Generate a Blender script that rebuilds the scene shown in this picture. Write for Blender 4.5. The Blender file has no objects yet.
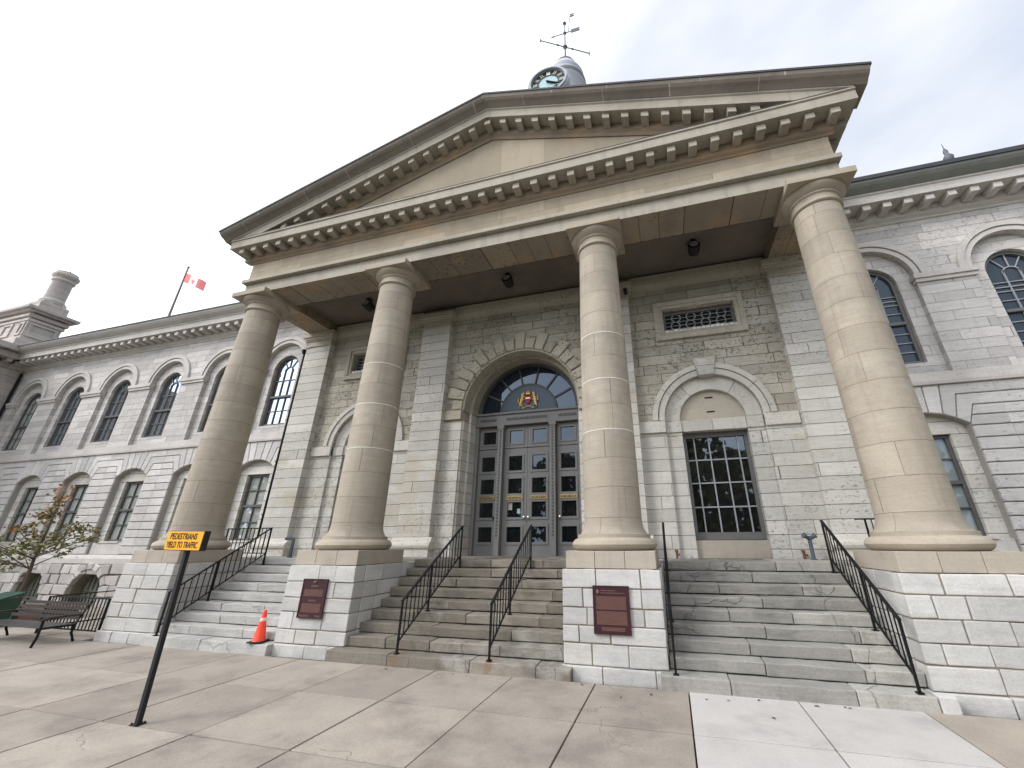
import bpy, bmesh, math, random
from mathutils import Vector, Matrix
from mathutils.geometry import tessellate_polygon
random.seed(11)
R = math.radians
PI = math.pi
S = 1.4                       # everything is laid out in units of 1.4 m and scaled to metres at the end
sc = bpy.context.scene
COL = sc.collection

# ------------------------------------------------------------------ camera
cam = bpy.data.cameras.new('camera')
cam.sensor_fit = 'HORIZONTAL'; cam.sensor_width = 36.0
cam.lens = 401.6 * 36 / 1024
cam.shift_x = -(550.67 - 512) / 1024
cam.shift_y = (378.31 - 384) / 1024
cam.clip_start = 0.05; cam.clip_end = 3000
camo = bpy.data.objects.new('camera', cam); COL.objects.link(camo)
camo.location = (3.552, -7.357, 1.748)
camo.rotation_euler = (R(90) + 0.38915, 0.003, 0.27328)
sc.camera = camo

# ------------------------------------------------------------------ sky and sun (bright overcast)
SUN_EL, SUN_AZ = R(37), R(-50)        # azimuth from -Y (the street) towards -X
sdir = Vector((math.sin(SUN_AZ) * math.cos(SUN_EL), -math.cos(SUN_AZ) * math.cos(SUN_EL), math.sin(SUN_EL)))
world = bpy.data.worlds.new('World'); sc.world = world
world.use_nodes = True
wn = world.node_tree; wn.nodes.clear()
def N(t, kind, **kw):
    n = t.nodes.new(kind)
    for k, v in kw.items(): setattr(n, k, v)
    return n
sky = N(wn, 'ShaderNodeTexSky'); sky.sky_type = 'NISHITA'; sky.sun_disc = False
sky.sun_elevation = SUN_EL; sky.sun_rotation = math.atan2(sdir.x, sdir.y)
sky.air_density = 1.2; sky.dust_density = 2.5; sky.ozone_density = 1.0
geo = N(wn, 'ShaderNodeNewGeometry')
tc = N(wn, 'ShaderNodeTexCoord')
dot = N(wn, 'ShaderNodeVectorMath', operation='DOT_PRODUCT'); dot.inputs[1].default_value = sdir
wn.links.new(tc.outputs['Generated'], dot.inputs[0])
glow = N(wn, 'ShaderNodeMapRange'); glow.inputs[1].default_value = 0.25; glow.inputs[2].default_value = 1.0
glow.inputs[3].default_value = 1.0; glow.inputs[4].default_value = 3.7
wn.links.new(dot.outputs['Value'], glow.inputs[0])
cn = N(wn, 'ShaderNodeTexNoise'); cn.inputs['Scale'].default_value = 3.0; cn.inputs['Detail'].default_value = 7
cmap = N(wn, 'ShaderNodeMapping'); cmap.inputs['Scale'].default_value = (1, 1, 2.6)
wn.links.new(tc.outputs['Generated'], cmap.inputs[0]); wn.links.new(cmap.outputs[0], cn.inputs['Vector'])
cr = N(wn, 'ShaderNodeValToRGB')
cr.color_ramp.elements[0].position = 0.3; cr.color_ramp.elements[0].color = (7.0, 7.65, 8.9, 1)
cr.color_ramp.elements[1].position = 0.7; cr.color_ramp.elements[1].color = (10.2, 10.3, 10.5, 1)
wn.links.new(cn.outputs['Fac'], cr.inputs[0])
cm = N(wn, 'ShaderNodeVectorMath', operation='SCALE')
wn.links.new(cr.outputs[0], cm.inputs[0]); wn.links.new(glow.outputs[0], cm.inputs['Scale'])
mx = N(wn, 'ShaderNodeMixRGB'); mx.inputs[0].default_value = 0.86
wn.links.new(sky.outputs[0], mx.inputs[1]); wn.links.new(cm.outputs[0], mx.inputs[2])
bg = N(wn, 'ShaderNodeBackground'); bg.inputs[1].default_value = 0.10
wo = N(wn, 'ShaderNodeOutputWorld')
wn.links.new(mx.outputs[0], bg.inputs[0]); wn.links.new(bg.outputs[0], wo.inputs[0])
sun = bpy.data.lights.new('sun', 'SUN'); sun.energy = 1.5; sun.angle = R(18); sun.color = (1, 0.97, 0.93)
suno = bpy.data.objects.new('sun', sun); COL.objects.link(suno)
suno.rotation_euler = (-sdir).to_track_quat('-Z', 'Y').to_euler()
suno.location = sdir * 40
sc.view_settings.view_transform = 'Standard'; sc.view_settings.look = 'None'
sc.view_settings.gamma = 1.0; sc.view_settings.use_curve_mapping = False
sc.view_settings.exposure = 0.22

# ------------------------------------------------------------------ materials
def newmat(name):
    m = bpy.data.materials.new(name); m.use_nodes = True
    t = m.node_tree; t.nodes.clear()
    o = N(t, 'ShaderNodeOutputMaterial'); b = N(t, 'ShaderNodeBsdfPrincipled')
    t.links.new(b.outputs[0], o.inputs[0])
    return m, t, b
def math_(t, op, a, b=None, c=None):
    n = N(t, 'ShaderNodeMath', operation=op)
    for i, v in enumerate((a, b, c)):
        if v is None: continue
        if isinstance(v, (int, float)): n.inputs[i].default_value = v
        else: t.links.new(v, n.inputs[i])
    return n.outputs[0]
def mix(t, f, a, b, mode='MIX'):
    n = N(t, 'ShaderNodeMixRGB', blend_type=mode)
    for i, v in enumerate((f, a, b)):
        if isinstance(v, (int, float)): n.inputs[i].default_value = v
        elif isinstance(v, tuple): n.inputs[i].default_value = (*v, 1)
        else: t.links.new(v, n.inputs[i])
    return n.outputs[0]
def ramp(t, v, p0, p1, lo=0.0, hi=1.0):
    n = N(t, 'ShaderNodeMapRange'); n.interpolation_type = 'SMOOTHSTEP'
    t.links.new(v, n.inputs[0])
    for i, x in enumerate((p0, p1, lo, hi)): n.inputs[i + 1].default_value = x
    return n.outputs[0]
def noise(t, vec, scale, detail=4, rough=0.55, stretch=None):
    n = N(t, 'ShaderNodeTexNoise'); n.inputs['Scale'].default_value = scale
    n.inputs['Detail'].default_value = detail; n.inputs['Roughness'].default_value = rough
    if stretch:
        m = N(t, 'ShaderNodeMapping'); m.inputs['Scale'].default_value = stretch
        t.links.new(vec, m.inputs[0]); vec = m.outputs[0]
    t.links.new(vec, n.inputs['Vector'])
    return n.outputs['Fac']
def position(t, obj=False):
    if obj: p = N(t, 'ShaderNodeTexCoord').outputs['Object']
    else: p = N(t, 'ShaderNodeNewGeometry').outputs['Position']
    s = N(t, 'ShaderNodeVectorMath', operation='SCALE'); s.inputs['Scale'].default_value = 1 / S
    t.links.new(p, s.inputs[0])
    return s.outputs[0]

def stone(name, base, var=0.16, mode='none', row=0.29, bw=0.85, mortar=0.010, mcol=None, tint=None, tint_amt=0.5,
          tint_at=(0.52, 0.66), pits=0.0, streak=0.25, rough=0.9, bump=0.35, grain=0.12, island=False, zoff=0.0,
          rust=0.0, white_joints=False, blotch=0.3, soot=0.0, cracks=0.0, speck=0.0, rust_at=None):
    """weathered masonry: ashlar courses from the wall's own x/z (or round the drum), per-block tone, stains, pits, streaks"""
    m, t, b = newmat(name)
    L = t.links
    pos = position(t, obj=(mode == 'drum'))
    sep = N(t, 'ShaderNodeSeparateXYZ'); L.new(pos, sep.inputs[0])
    X, Y, Z = sep.outputs
    lo = tuple(c * (1 - var) for c in base); hi = tuple(min(1, c * (1 + var)) for c in base)
    hgt = None
    if mode in ('wall', 'drum'):
        if mode == 'wall':
            nrm = N(t, 'ShaderNodeSeparateXYZ'); L.new(N(t, 'ShaderNodeNewGeometry').outputs['True Normal'], nrm.inputs[0])
            isx = math_(t, 'GREATER_THAN', math_(t, 'ABSOLUTE', nrm.outputs[0]), 0.7)
            isz = math_(t, 'GREATER_THAN', math_(t, 'ABSOLUTE', nrm.outputs[2]), 0.7)
            u = math_(t, 'ADD', math_(t, 'MULTIPLY', X, math_(t, 'SUBTRACT', 1.0, isx)), math_(t, 'MULTIPLY', Y, isx))
            v = math_(t, 'ADD', math_(t, 'MULTIPLY', Z, math_(t, 'SUBTRACT', 1.0, isz)), math_(t, 'MULTIPLY', math_(t, 'MULTIPLY', Y, 0.22), isz))
        else:
            u = math_(t, 'MULTIPLY', math_(t, 'ARCTAN2', Y, X), 0.5); v = Z
        v = math_(t, 'SUBTRACT', v, zoff)
        ri = math_(t, 'FLOOR', math_(t, 'DIVIDE', v, row))
        wh = N(t, 'ShaderNodeTexWhiteNoise', noise_dimensions='1D'); L.new(ri, wh.inputs['W'])
        rr = wh.outputs['Value']
        if mode == 'drum':
            oi = N(t, 'ShaderNodeObjectInfo'); rr = math_(t, 'FRACT', math_(t, 'ADD', rr, oi.outputs['Random']))
        uu = math_(t, 'ADD', u, math_(t, 'MULTIPLY', rr, 7.0))
        uu = math_(t, 'ADD', uu, math_(t, 'MULTIPLY', math_(t, 'SINE', math_(t, 'ADD', math_(t, 'MULTIPLY', u, 2.3), math_(t, 'MULTIPLY', rr, 6.0))), 0.2))
        wob = noise(t, pos, 9.0, 2)
        vv = math_(t, 'ADD', v, math_(t, 'MULTIPLY', math_(t, 'SUBTRACT', wob, 0.5), 0.012))
        cb = N(t, 'ShaderNodeCombineXYZ'); L.new(uu, cb.inputs[0]); L.new(vv, cb.inputs[1])
        br = N(t, 'ShaderNodeTexBrick'); br.offset = 0.0; br.squash = 1.0
        br.inputs['Scale'].default_value = 1; br.inputs['Brick Width'].default_value = bw
        br.inputs['Row Height'].default_value = row; br.inputs['Mortar Size'].default_value = mortar
        br.inputs['Mortar Smooth'].default_value = 0.25
        br.inputs['Color1'].default_value = (*lo, 1); br.inputs['Color2'].default_value = (*hi, 1)
        L.new(cb.outputs[0], br.inputs['Vector'])
        br.inputs['Mortar'].default_value = (*base, 1)
        col = br.outputs['Color']; jf = br.outputs['Fac']
    else:
        if island:
            g = N(t, 'ShaderNodeNewGeometry')
            col = mix(t, g.outputs['Random Per Island'], lo, hi)
        else:
            col = mix(t, noise(t, pos, 1.7, 3), lo, hi)
        jf = None
    # broad blotches
    nb = noise(t, pos, 0.9, 6, 0.62)
    col = mix(t, math_(t, 'MULTIPLY', ramp(t, nb, 0.42, 0.68), blotch), col, tuple(c * 0.62 for c in base))
    if tint:
        nt = noise(t, pos, 0.75, 5, 0.6, (1.0, 1.0, 1.7))
        col = mix(t, math_(t, 'MULTIPLY', ramp(t, nt, *tint_at), tint_amt), col, tint)
    if streak:
        ns = noise(t, pos, 1.0, 5, 0.7, (5.5, 5.5, 0.5))
        col = mix(t, math_(t, 'MULTIPLY', ramp(t, ns, 0.5, 0.75), streak), col, tuple(c * 0.45 for c in base))
    # grain and bedding lines
    ng = noise(t, pos, 34, 5, 0.7)
    nbed = noise(t, pos, 2.2, 4, 0.6, (1, 1, 14))
    gv = math_(t, 'ADD', math_(t, 'MULTIPLY', math_(t, 'SUBTRACT', ng, 0.5), grain * 2.2), math_(t, 'MULTIPLY', math_(t, 'SUBTRACT', nbed, 0.5), grain * 2.0))
    val = math_(t, 'ADD', gv, 1.0)
    hs = N(t, 'ShaderNodeHueSaturation'); L.new(val, hs.inputs['Value']); L.new(col, hs.inputs['Color'])
    col = hs.outputs[0]
    h = math_(t, 'ADD', math_(t, 'MULTIPLY', ng, 0.35), math_(t, 'MULTIPLY', noise(t, pos, 7, 5), 0.65))
    if pits:
        big = ramp(t, noise(t, pos, 0.55, 4, 0.6), 0.40, 0.58)
        np_ = noise(t, pos, 13, 4, 0.65, (1, 1, 1.6))
        pf = math_(t, 'MULTIPLY', ramp(t, np_, 0.565, 0.64), big)
        col = mix(t, math_(t, 'MULTIPLY', pf, pits), col, tuple(c * 0.12 for c in base))
        h = math_(t, 'SUBTRACT', h, math_(t, 'MULTIPLY', pf, 1.2))
    if speck:
        nk = noise(t, pos, 95, 3, 0.8); nk2 = noise(t, pos, 22, 5, 0.75)
        col = mix(t, math_(t, 'MULTIPLY', ramp(t, nk, 0.55, 0.72), speck), col, tuple(c * 0.35 for c in base))
        col = mix(t, math_(t, 'MULTIPLY', ramp(t, nk2, 0.60, 0.70), speck), col, tuple(c * 0.40 for c in base))
    if cracks:
        wv = N(t, 'ShaderNodeTexNoise'); wv.inputs['Scale'].default_value = 2.5; wv.inputs['Detail'].default_value = 6; L.new(pos, wv.inputs['Vector'])
        wa = N(t, 'ShaderNodeVectorMath', operation='MULTIPLY_ADD'); wa.inputs[1].default_value = (0.5, 0.5, 0.5); L.new(wv.outputs['Color'], wa.inputs[0]); L.new(pos, wa.inputs[2])
        vo = N(t, 'ShaderNodeTexVoronoi'); vo.feature = 'DISTANCE_TO_EDGE'; vo.inputs['Scale'].default_value = 0.8; L.new(wa.outputs[0], vo.inputs['Vector'])
        ck = math_(t, 'MULTIPLY', ramp(t, vo.outputs['Distance'], 0.002, 0.009, 1.0, 0.0), ramp(t, noise(t, pos, 0.55, 2), 0.52, 0.60))
        col = mix(t, math_(t, 'MULTIPLY', ck, cracks), col, tuple(c * 0.15 for c in base))
        h = math_(t, 'SUBTRACT', h, ck)
    if soot:
        nso = noise(t, pos, 0.9, 7, 0.7, (1.0, 1.0, 3.0))
        col = mix(t, math_(t, 'MULTIPLY', ramp(t, nso, 0.50, 0.72), soot), col, tuple(c * 0.30 for c in base))
    if rust:
        nr = noise(t, pos, 1.9, 5, 0.6, (2.2, 1, 0.8))
        col = mix(t, math_(t, 'MULTIPLY', ramp(t, nr, 0.64, 0.74), rust), col, (0.30, 0.15, 0.055))
        if rust_at:
            for x0, z1 in rust_at:          # iron stains running from the railing feet
                dx = math_(t, 'ABSOLUTE', math_(t, 'SUBTRACT', math_(t, 'ADD', X, math_(t, 'MULTIPLY', math_(t, 'SUBTRACT', noise(t, pos, 9, 3), 0.5), 0.10)), x0))
                fz = math_(t, 'MULTIPLY', math_(t, 'LESS_THAN', Z, z1), ramp(t, noise(t, pos, 14, 4), 0.35, 0.6))
                col = mix(t, math_(t, 'MULTIPLY', math_(t, 'MULTIPLY', ramp(t, dx, 0.03, 0.11, 1.0, 0.0), fz), 0.55), col, (0.22, 0.11, 0.045))
    if jf is not None:
        jn = math_(t, 'MULTIPLY', jf, ramp(t, noise(t, pos, 3.5, 3), 0.25, 0.5, 0.35, 1.0))
        col = mix(t, jn, col, mcol or tuple(c * 0.3 for c in base))
        h = math_(t, 'SUBTRACT', h, math_(t, 'MULTIPLY', jf, 1.4))
        if white_joints:
            at = N(t, 'ShaderNodeAttribute'); at.attribute_type = 'OBJECT'; at.attribute_name = 'repointed'
            ph = math_(t, 'MODULO', ri, 2.0)
            fr = math_(t, 'FRACT', math_(t, 'DIVIDE', vv, row))
            near = math_(t, 'LESS_THAN', fr, math_(t, 'ADD', 0.012, math_(t, 'MULTIPLY', noise(t, pos, 5, 4), 0.055)))
            zr = math_(t, 'MULTIPLY', math_(t, 'GREATER_THAN', v, 1.75), math_(t, 'LESS_THAN', v, 4.6))
            wj = math_(t, 'MULTIPLY', math_(t, 'MULTIPLY', near, zr), math_(t, 'MULTIPLY', math_(t, 'LESS_THAN', ph, 0.5), at.outputs['Fac']))
            col = mix(t, math_(t, 'MULTIPLY', wj, 0.9), col, (0.66, 0.63, 0.58))
    L.new(col, b.inputs['Base Color'])
    b.inputs['Roughness'].default_value = rough
    b.inputs['Specular IOR Level'].default_value = 0.25
    bp = N(t, 'ShaderNodeBump'); bp.inputs['Strength'].default_value = bump; bp.inputs['Distance'].default_value = 0.02
    L.new(h, bp.inputs['Height']); L.new(bp.outputs[0], b.inputs['Normal'])
    return m

def plain(name, col, rough=0.6, metal=0.0, var=0.25, scale=9, spec=0.4, bump=0.0):
    m, t, b = newmat(name)
    pos = position(t)
    c = mix(t, noise(t, pos, scale, 5, 0.65), tuple(x * (1 - var) for x in col), tuple(min(1, x * (1 + var)) for x in col))
    t.links.new(c, b.inputs['Base Color'])
    b.inputs['Roughness'].default_value = rough; b.inputs['Metallic'].default_value = metal
    b.inputs['Specular IOR Level'].default_value = spec
    if bump:
        bp = N(t, 'ShaderNodeBump'); bp.inputs['Strength'].default_value = bump; bp.inputs['Distance'].default_value = 0.01
        t.links.new(noise(t, pos, scale * 4, 4), bp.inputs['Height']); t.links.new(bp.outputs[0], b.inputs['Normal'])
    return m
def glass(name, col, gloss=0.25, wob=0.03, var=0.4, scale=3):
    """window pane in front of a dim room: dull backing seen through a reflecting sheet"""
    m = bpy.data.materials.new(name); m.use_nodes = True
    t = m.node_tree; t.nodes.clear()
    o = N(t, 'ShaderNodeOutputMaterial'); pos = position(t)
    d = N(t, 'ShaderNodeBsdfDiffuse'); g = N(t, 'ShaderNodeBsdfGlossy'); g.inputs['Roughness'].default_value = 0.02
    g.inputs['Color'].default_value = (0.72, 0.85, 1.0, 1)
    c = mix(t, noise(t, pos, scale, 3, 0.5, (2.5, 1, 0.8)), tuple(x * (1 - var) for x in col), tuple(x * (1 + var) for x in col))
    t.links.new(c, d.inputs['Color'])
    bp = N(t, 'ShaderNodeBump'); bp.inputs['Strength'].default_value = wob; bp.inputs['Distance'].default_value = 0.05
    t.links.new(noise(t, pos, 2.2, 2), bp.inputs['Height']); t.links.new(bp.outputs[0], g.inputs['Normal'])
    lw = N(t, 'ShaderNodeFresnel'); lw.inputs['IOR'].default_value = 1.6
    f = math_(t, 'ADD', math_(t, 'MULTIPLY', lw.outputs[0], 0.9), gloss)
    x = N(t, 'ShaderNodeMixShader'); t.links.new(f, x.inputs[0]); t.links.new(d.outputs[0], x.inputs[1]); t.links.new(g.outputs[0], x.inputs[2])
    t.links.new(x.outputs[0], o.inputs[0])
    return m

M = {}
M['wing'] = stone('pale_limestone', (0.53, 0.50, 0.475), 0.17, 'wall', 0.24, 1.0, 0.007, (0.27, 0.25, 0.23), streak=0.24, blotch=0.28, pits=0.28, bump=0.6, speck=0.2, grain=0.19)
M['rust'] = stone('channelled_limestone', (0.56, 0.535, 0.51), 0.13, 'none', island=True, streak=0.16, blotch=0.3, bump=0.7, pits=0.28, speck=0.25, grain=0.19)
M['pav'] = stone('pavilion_stone', (0.45, 0.41, 0.38), 0.12, 'wall', 0.3, 1.1, 0.006, (0.2, 0.18, 0.16), streak=0.3, blotch=0.4)
M['trim'] = stone('limestone_trim', (0.54, 0.505, 0.47), 0.07, 'none', streak=0.2, blotch=0.35, speck=0.2, bump=0.5, grain=0.19, pits=0.1)
M['rock'] = stone('rock_faced_limestone', (0.50, 0.465, 0.44), 0.22, 'none', island=True, streak=0.1, bump=1.6, blotch=0.35)
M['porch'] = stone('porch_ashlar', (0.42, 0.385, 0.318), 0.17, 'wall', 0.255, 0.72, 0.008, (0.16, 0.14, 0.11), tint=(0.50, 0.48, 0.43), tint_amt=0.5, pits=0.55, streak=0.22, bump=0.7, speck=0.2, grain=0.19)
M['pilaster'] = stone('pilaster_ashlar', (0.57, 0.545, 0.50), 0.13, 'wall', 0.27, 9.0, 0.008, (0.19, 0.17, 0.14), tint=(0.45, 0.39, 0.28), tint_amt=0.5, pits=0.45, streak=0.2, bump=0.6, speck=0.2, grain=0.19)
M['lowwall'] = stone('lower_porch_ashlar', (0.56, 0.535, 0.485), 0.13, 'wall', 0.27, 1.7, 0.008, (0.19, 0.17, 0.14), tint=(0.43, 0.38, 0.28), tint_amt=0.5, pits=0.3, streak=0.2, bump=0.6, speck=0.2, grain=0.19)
M['porch_trim'] = stone('porch_trim', (0.56, 0.53, 0.475), 0.08, 'none', pits=0.4, streak=0.25, island=True)
M['porch_tan'] = stone('porch_tan_trim', (0.45, 0.41, 0.34), 0.1, 'none', pits=0.5, streak=0.25, island=True, blotch=0.4, speck=0.2)
M['tymp'] = stone('infill_stone', (0.47, 0.425, 0.345), 0.06, 'none', streak=0.15)
M['vous'] = stone('voussoir_stone', (0.44, 0.40, 0.32), 0.16, 'none', island=True, pits=0.9, streak=0.1, bump=0.6)
M['col'] = stone('column_sandstone', (0.375, 0.325, 0.258), 0.11, 'drum', 0.4885, 1.35, 0.005, (0.19, 0.155, 0.115), streak=0.3, zoff=2.13 - 1.634 - 0.4885, grain=0.17, white_joints=True, blotch=0.42, tint=(0.50, 0.45, 0.375), tint_amt=0.35, speck=0.12, bump=0.45)
M['colbase'] = stone('column_moulding', (0.375, 0.322, 0.252), 0.05, 'none', streak=0.2, blotch=0.35, grain=0.16)
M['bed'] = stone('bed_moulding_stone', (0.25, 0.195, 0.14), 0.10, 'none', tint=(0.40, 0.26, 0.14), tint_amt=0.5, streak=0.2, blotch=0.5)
M['entab'] = stone('entablature_sandstone', (0.345, 0.29, 0.215), 0.16, 'wall', 3.7, 1.55, 0.006, (0.22, 0.18, 0.13), zoff=-20.6, tint=(0.47, 0.275, 0.13), tint_amt=0.5, tint_at=(0.56, 0.70), streak=0.3, grain=0.12, blotch=0.4, speck=0.15)
M['ceil'] = stone('shaded_ceiling', (0.165, 0.14, 0.118), 0.2, 'none', streak=0.0, blotch=0.5, tint=(0.16, 0.12, 0.085), tint_amt=0.5)  # base colour darkened to deepen the shade under the portico
M['soffit'] = stone('soffit_sandstone', (0.27, 0.23, 0.18), 0.16, 'wall', 0.9, 0.62, 0.008, (0.05, 0.04, 0.03), zoff=-8, pits=0.7, streak=0.0, blotch=0.45, tint=(0.42, 0.29, 0.17), tint_amt=0.5)  # dark base adds shade to the beam undersides; stains and pits are real
M['corona'] = stone('cornice_sandstone', (0.375, 0.335, 0.275), 0.13, 'none', streak=0.4, blotch=0.45, speck=0.2)
M['cyma'] = stone('gutter_cornice', (0.265, 0.232, 0.195), 0.05, 'wall', 9.0, 1.7, 0.009, (0.52, 0.49, 0.45), zoff=-30, streak=0.4, blotch=0.45)
M['plinth'] = stone('plinth_sandstone', (0.41, 0.36, 0.295), 0.10, 'none', island=True, streak=0.25, blotch=0.5, speck=0.25)
M['block'] = stone('white_pedestal_block', (0.52, 0.505, 0.48), 0.17, 'none', island=True, streak=0.22, blotch=0.4, bump=1.0, tint=(0.50, 0.47, 0.42), tint_amt=0.55, speck=0.3, grain=0.14, soot=0.25, pits=0.0)
M['mortar'] = stone('old_mortar', (0.24, 0.205, 0.155), 0.15, 'none', streak=0.1)
M['backing'] = stone('joint_backing', (0.36, 0.34, 0.315), 0.12, 'none', streak=0.2)
M['step'] = stone('worn_step_stone', (0.315, 0.30, 0.27), 0.22, 'none', soot=0.6, pits=0.0, island=True, streak=0.30, blotch=0.5, rust=0.45, bump=0.8, grain=0.26, speck=0.6, cracks=0.3)
M['step2'] = stone('worn_middle_step_stone', (0.215, 0.19, 0.155), 0.24, 'none', soot=0.6, pits=0.0, island=True, streak=0.35, blotch=0.5, rust=0.45, bump=0.8, grain=0.26, tint=(0.40, 0.38, 0.34), tint_amt=0.6, speck=0.6, cracks=0.3, rust_at=((-0.77, 0.19), (0.79, 0.19)))
M['step3'] = stone('worn_left_step_stone', (0.44, 0.425, 0.40), 0.10, 'none', soot=0.35, pits=0.0, island=True, streak=0.2, blotch=0.35, rust=0.25, bump=0.7, grain=0.26, speck=0.45, cracks=0.3)
M['walk'] = stone('old_concrete', (0.315, 0.275, 0.232), 0.13, 'none', island=True, streak=0.0, blotch=0.5, grain=0.22, bump=0.5, tint=(0.235, 0.195, 0.165), tint_amt=0.5, soot=0.3, speck=0.7, cracks=0.15)
M['newwalk'] = stone('new_concrete', (0.45, 0.425, 0.40), 0.05, 'none', island=True, streak=0.0, blotch=0.3, grain=0.10, bump=0.3, speck=0.55, soot=0.22)
M['brownwalk'] = stone('brown_concrete', (0.33, 0.285, 0.235), 0.06, 'none', island=True, streak=0.0, blotch=0.3, grain=0.2, speck=0.5)
M['dirt'] = plain('dirt', (0.085, 0.065, 0.045), 0.95, scale=25, bump=0.5)
M['asphalt'] = plain('asphalt', (0.055, 0.055, 0.056), 0.9, scale=30, bump=0.3)
M['grass'] = plain('lawn', (0.05, 0.085, 0.025), 0.95, scale=20)
M['lead'] = plain('dark_flashing', (0.035, 0.034, 0.040), 0.6, scale=4)
M['copper'] = plain('weathered_gutter', (0.225, 0.232, 0.213), 0.7, scale=2.5, var=0.3)
M['iron'] = plain('black_iron', (0.007, 0.007, 0.008), 0.5, scale=20, spec=0.2)
M['rusty'] = plain('rusty_iron', (0.16, 0.065, 0.03), 0.9, scale=30, var=0.5)
M['galv'] = plain('grey_blue_pipe', (0.075, 0.095, 0.115), 0.5, scale=12)
M['doorp'] = plain('grey_door_paint', (0.178, 0.172, 0.165), 0.5, scale=5, var=0.15)
M['doord'] = plain('dark_grey_paint', (0.07, 0.069, 0.068), 0.55, scale=5, var=0.15)
M['frame'] = plain('window_frame_paint', (0.13, 0.125, 0.12), 0.55, scale=8)
M['dframe'] = plain('dark_window_frame', (0.085, 0.08, 0.078), 0.55, scale=8)
M['lead_bar'] = plain('pale_glazing_bar', (0.30, 0.31, 0.33), 0.5, scale=8)
M['panel_blue'] = plain('blue_grey_panel', (0.055, 0.085, 0.115), 0.45, scale=6, var=0.12)
M['gold'] = plain('gilt', (0.75, 0.50, 0.20), 0.38, metal=0.4, scale=25)
M['brass'] = plain('brass_plate', (0.36, 0.26, 0.11), 0.35, metal=0.7, scale=25, var=0.45)
M['red'] = plain('red_enamel', (0.30, 0.02, 0.02), 0.5)
M['white'] = plain('white_paint', (0.75, 0.74, 0.72), 0.6, var=0.06)
M['steel'] = plain('bright_steel', (0.7, 0.7, 0.7), 0.25, metal=0.9)
M['void'] = plain('dark_void', (0.012, 0.011, 0.010), 0.9)
M['plaque'] = plain('maroon_plaque', (0.034, 0.007, 0.012), 0.5, scale=8)
M['plaque_l'] = plain('bronze_lettering', (0.21, 0.105, 0.075), 0.5, scale=80, var=0.5)
M['orange'] = plain('orange_sign_face', (0.88, 0.41, 0.02), 0.5, var=0.07)
M['black'] = plain('black_plastic', (0.010, 0.010, 0.011), 0.55)
M['cone'] = plain('orange_cone_plastic', (0.86, 0.065, 0.03), 0.45, var=0.1)
M['reflect'] = plain('reflective_band', (0.72, 0.55, 0.5), 0.4, var=0.1)
M['bench'] = plain('dark_bench_metal', (0.05, 0.043, 0.038), 0.32, metal=0.5, scale=14, var=0.5)
M['green'] = plain('green_bin_plastic', (0.02, 0.06, 0.04), 0.4)
M['brick'] = plain('brown_planter', (0.20, 0.12, 0.09), 0.9, scale=14)
M['bark'] = plain('young_bark', (0.10, 0.075, 0.055), 0.9, scale=30)
M['leafg'] = plain('green_leaf', (0.155, 0.15, 0.045), 0.6, scale=6, var=0.5)
M['leafo'] = plain('russet_leaf', (0.34, 0.15, 0.06), 0.6, scale=6, var=0.4)
M['leafd'] = plain('dry_leaf', (0.12, 0.07, 0.035), 0.8)
M['flagred'] = plain('flag_red', (0.60, 0.16, 0.16), 0.7, var=0.1)
M['flagwhite'] = plain('flag_white', (0.80, 0.76, 0.76), 0.7, var=0.04)
M['tower'] = plain('pale_lantern_metal', (0.36, 0.37, 0.41), 0.6, scale=2, var=0.2)
M['towerd'] = plain('dark_lantern_metal', (0.10, 0.105, 0.12), 0.6, scale=2, var=0.3)
M['dial'] = plain('dark_dial_ring', (0.045, 0.05, 0.058), 0.5)
M['dialb'] = plain('blue_dial_glass', (0.30, 0.45, 0.47), 0.35, scale=1.5, var=0.15)
M['dialn'] = plain('pale_numeral', (0.62, 0.60, 0.50), 0.5)
M['gl_dark'] = glass('dark_glass', (0.010, 0.010, 0.010), 0.07)
M['gl_door'] = glass('door_glass', (0.008, 0.009, 0.011), 0.02, wob=0.01)
M['gl_fan'] = glass('fanlight_glass', (0.012, 0.018, 0.03), 0.02)
M['gl_bright'] = glass('bright_glass', (0.10, 0.105, 0.11), 0.45, wob=0.05)
M['gl_mid'] = glass('blinded_glass', (0.32, 0.335, 0.30), 0.12, var=0.5, scale=2)
M['gl_teal'] = glass('blue_blind_glass', (0.20, 0.235, 0.24), 0.08, var=0.25)
M['gl_slate'] = glass('slate_glass', (0.03, 0.04, 0.05), 0.0)
M['gl_base'] = glass('basement_glass', (0.16, 0.17, 0.11), 0.05, var=0.6, scale=6)
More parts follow.
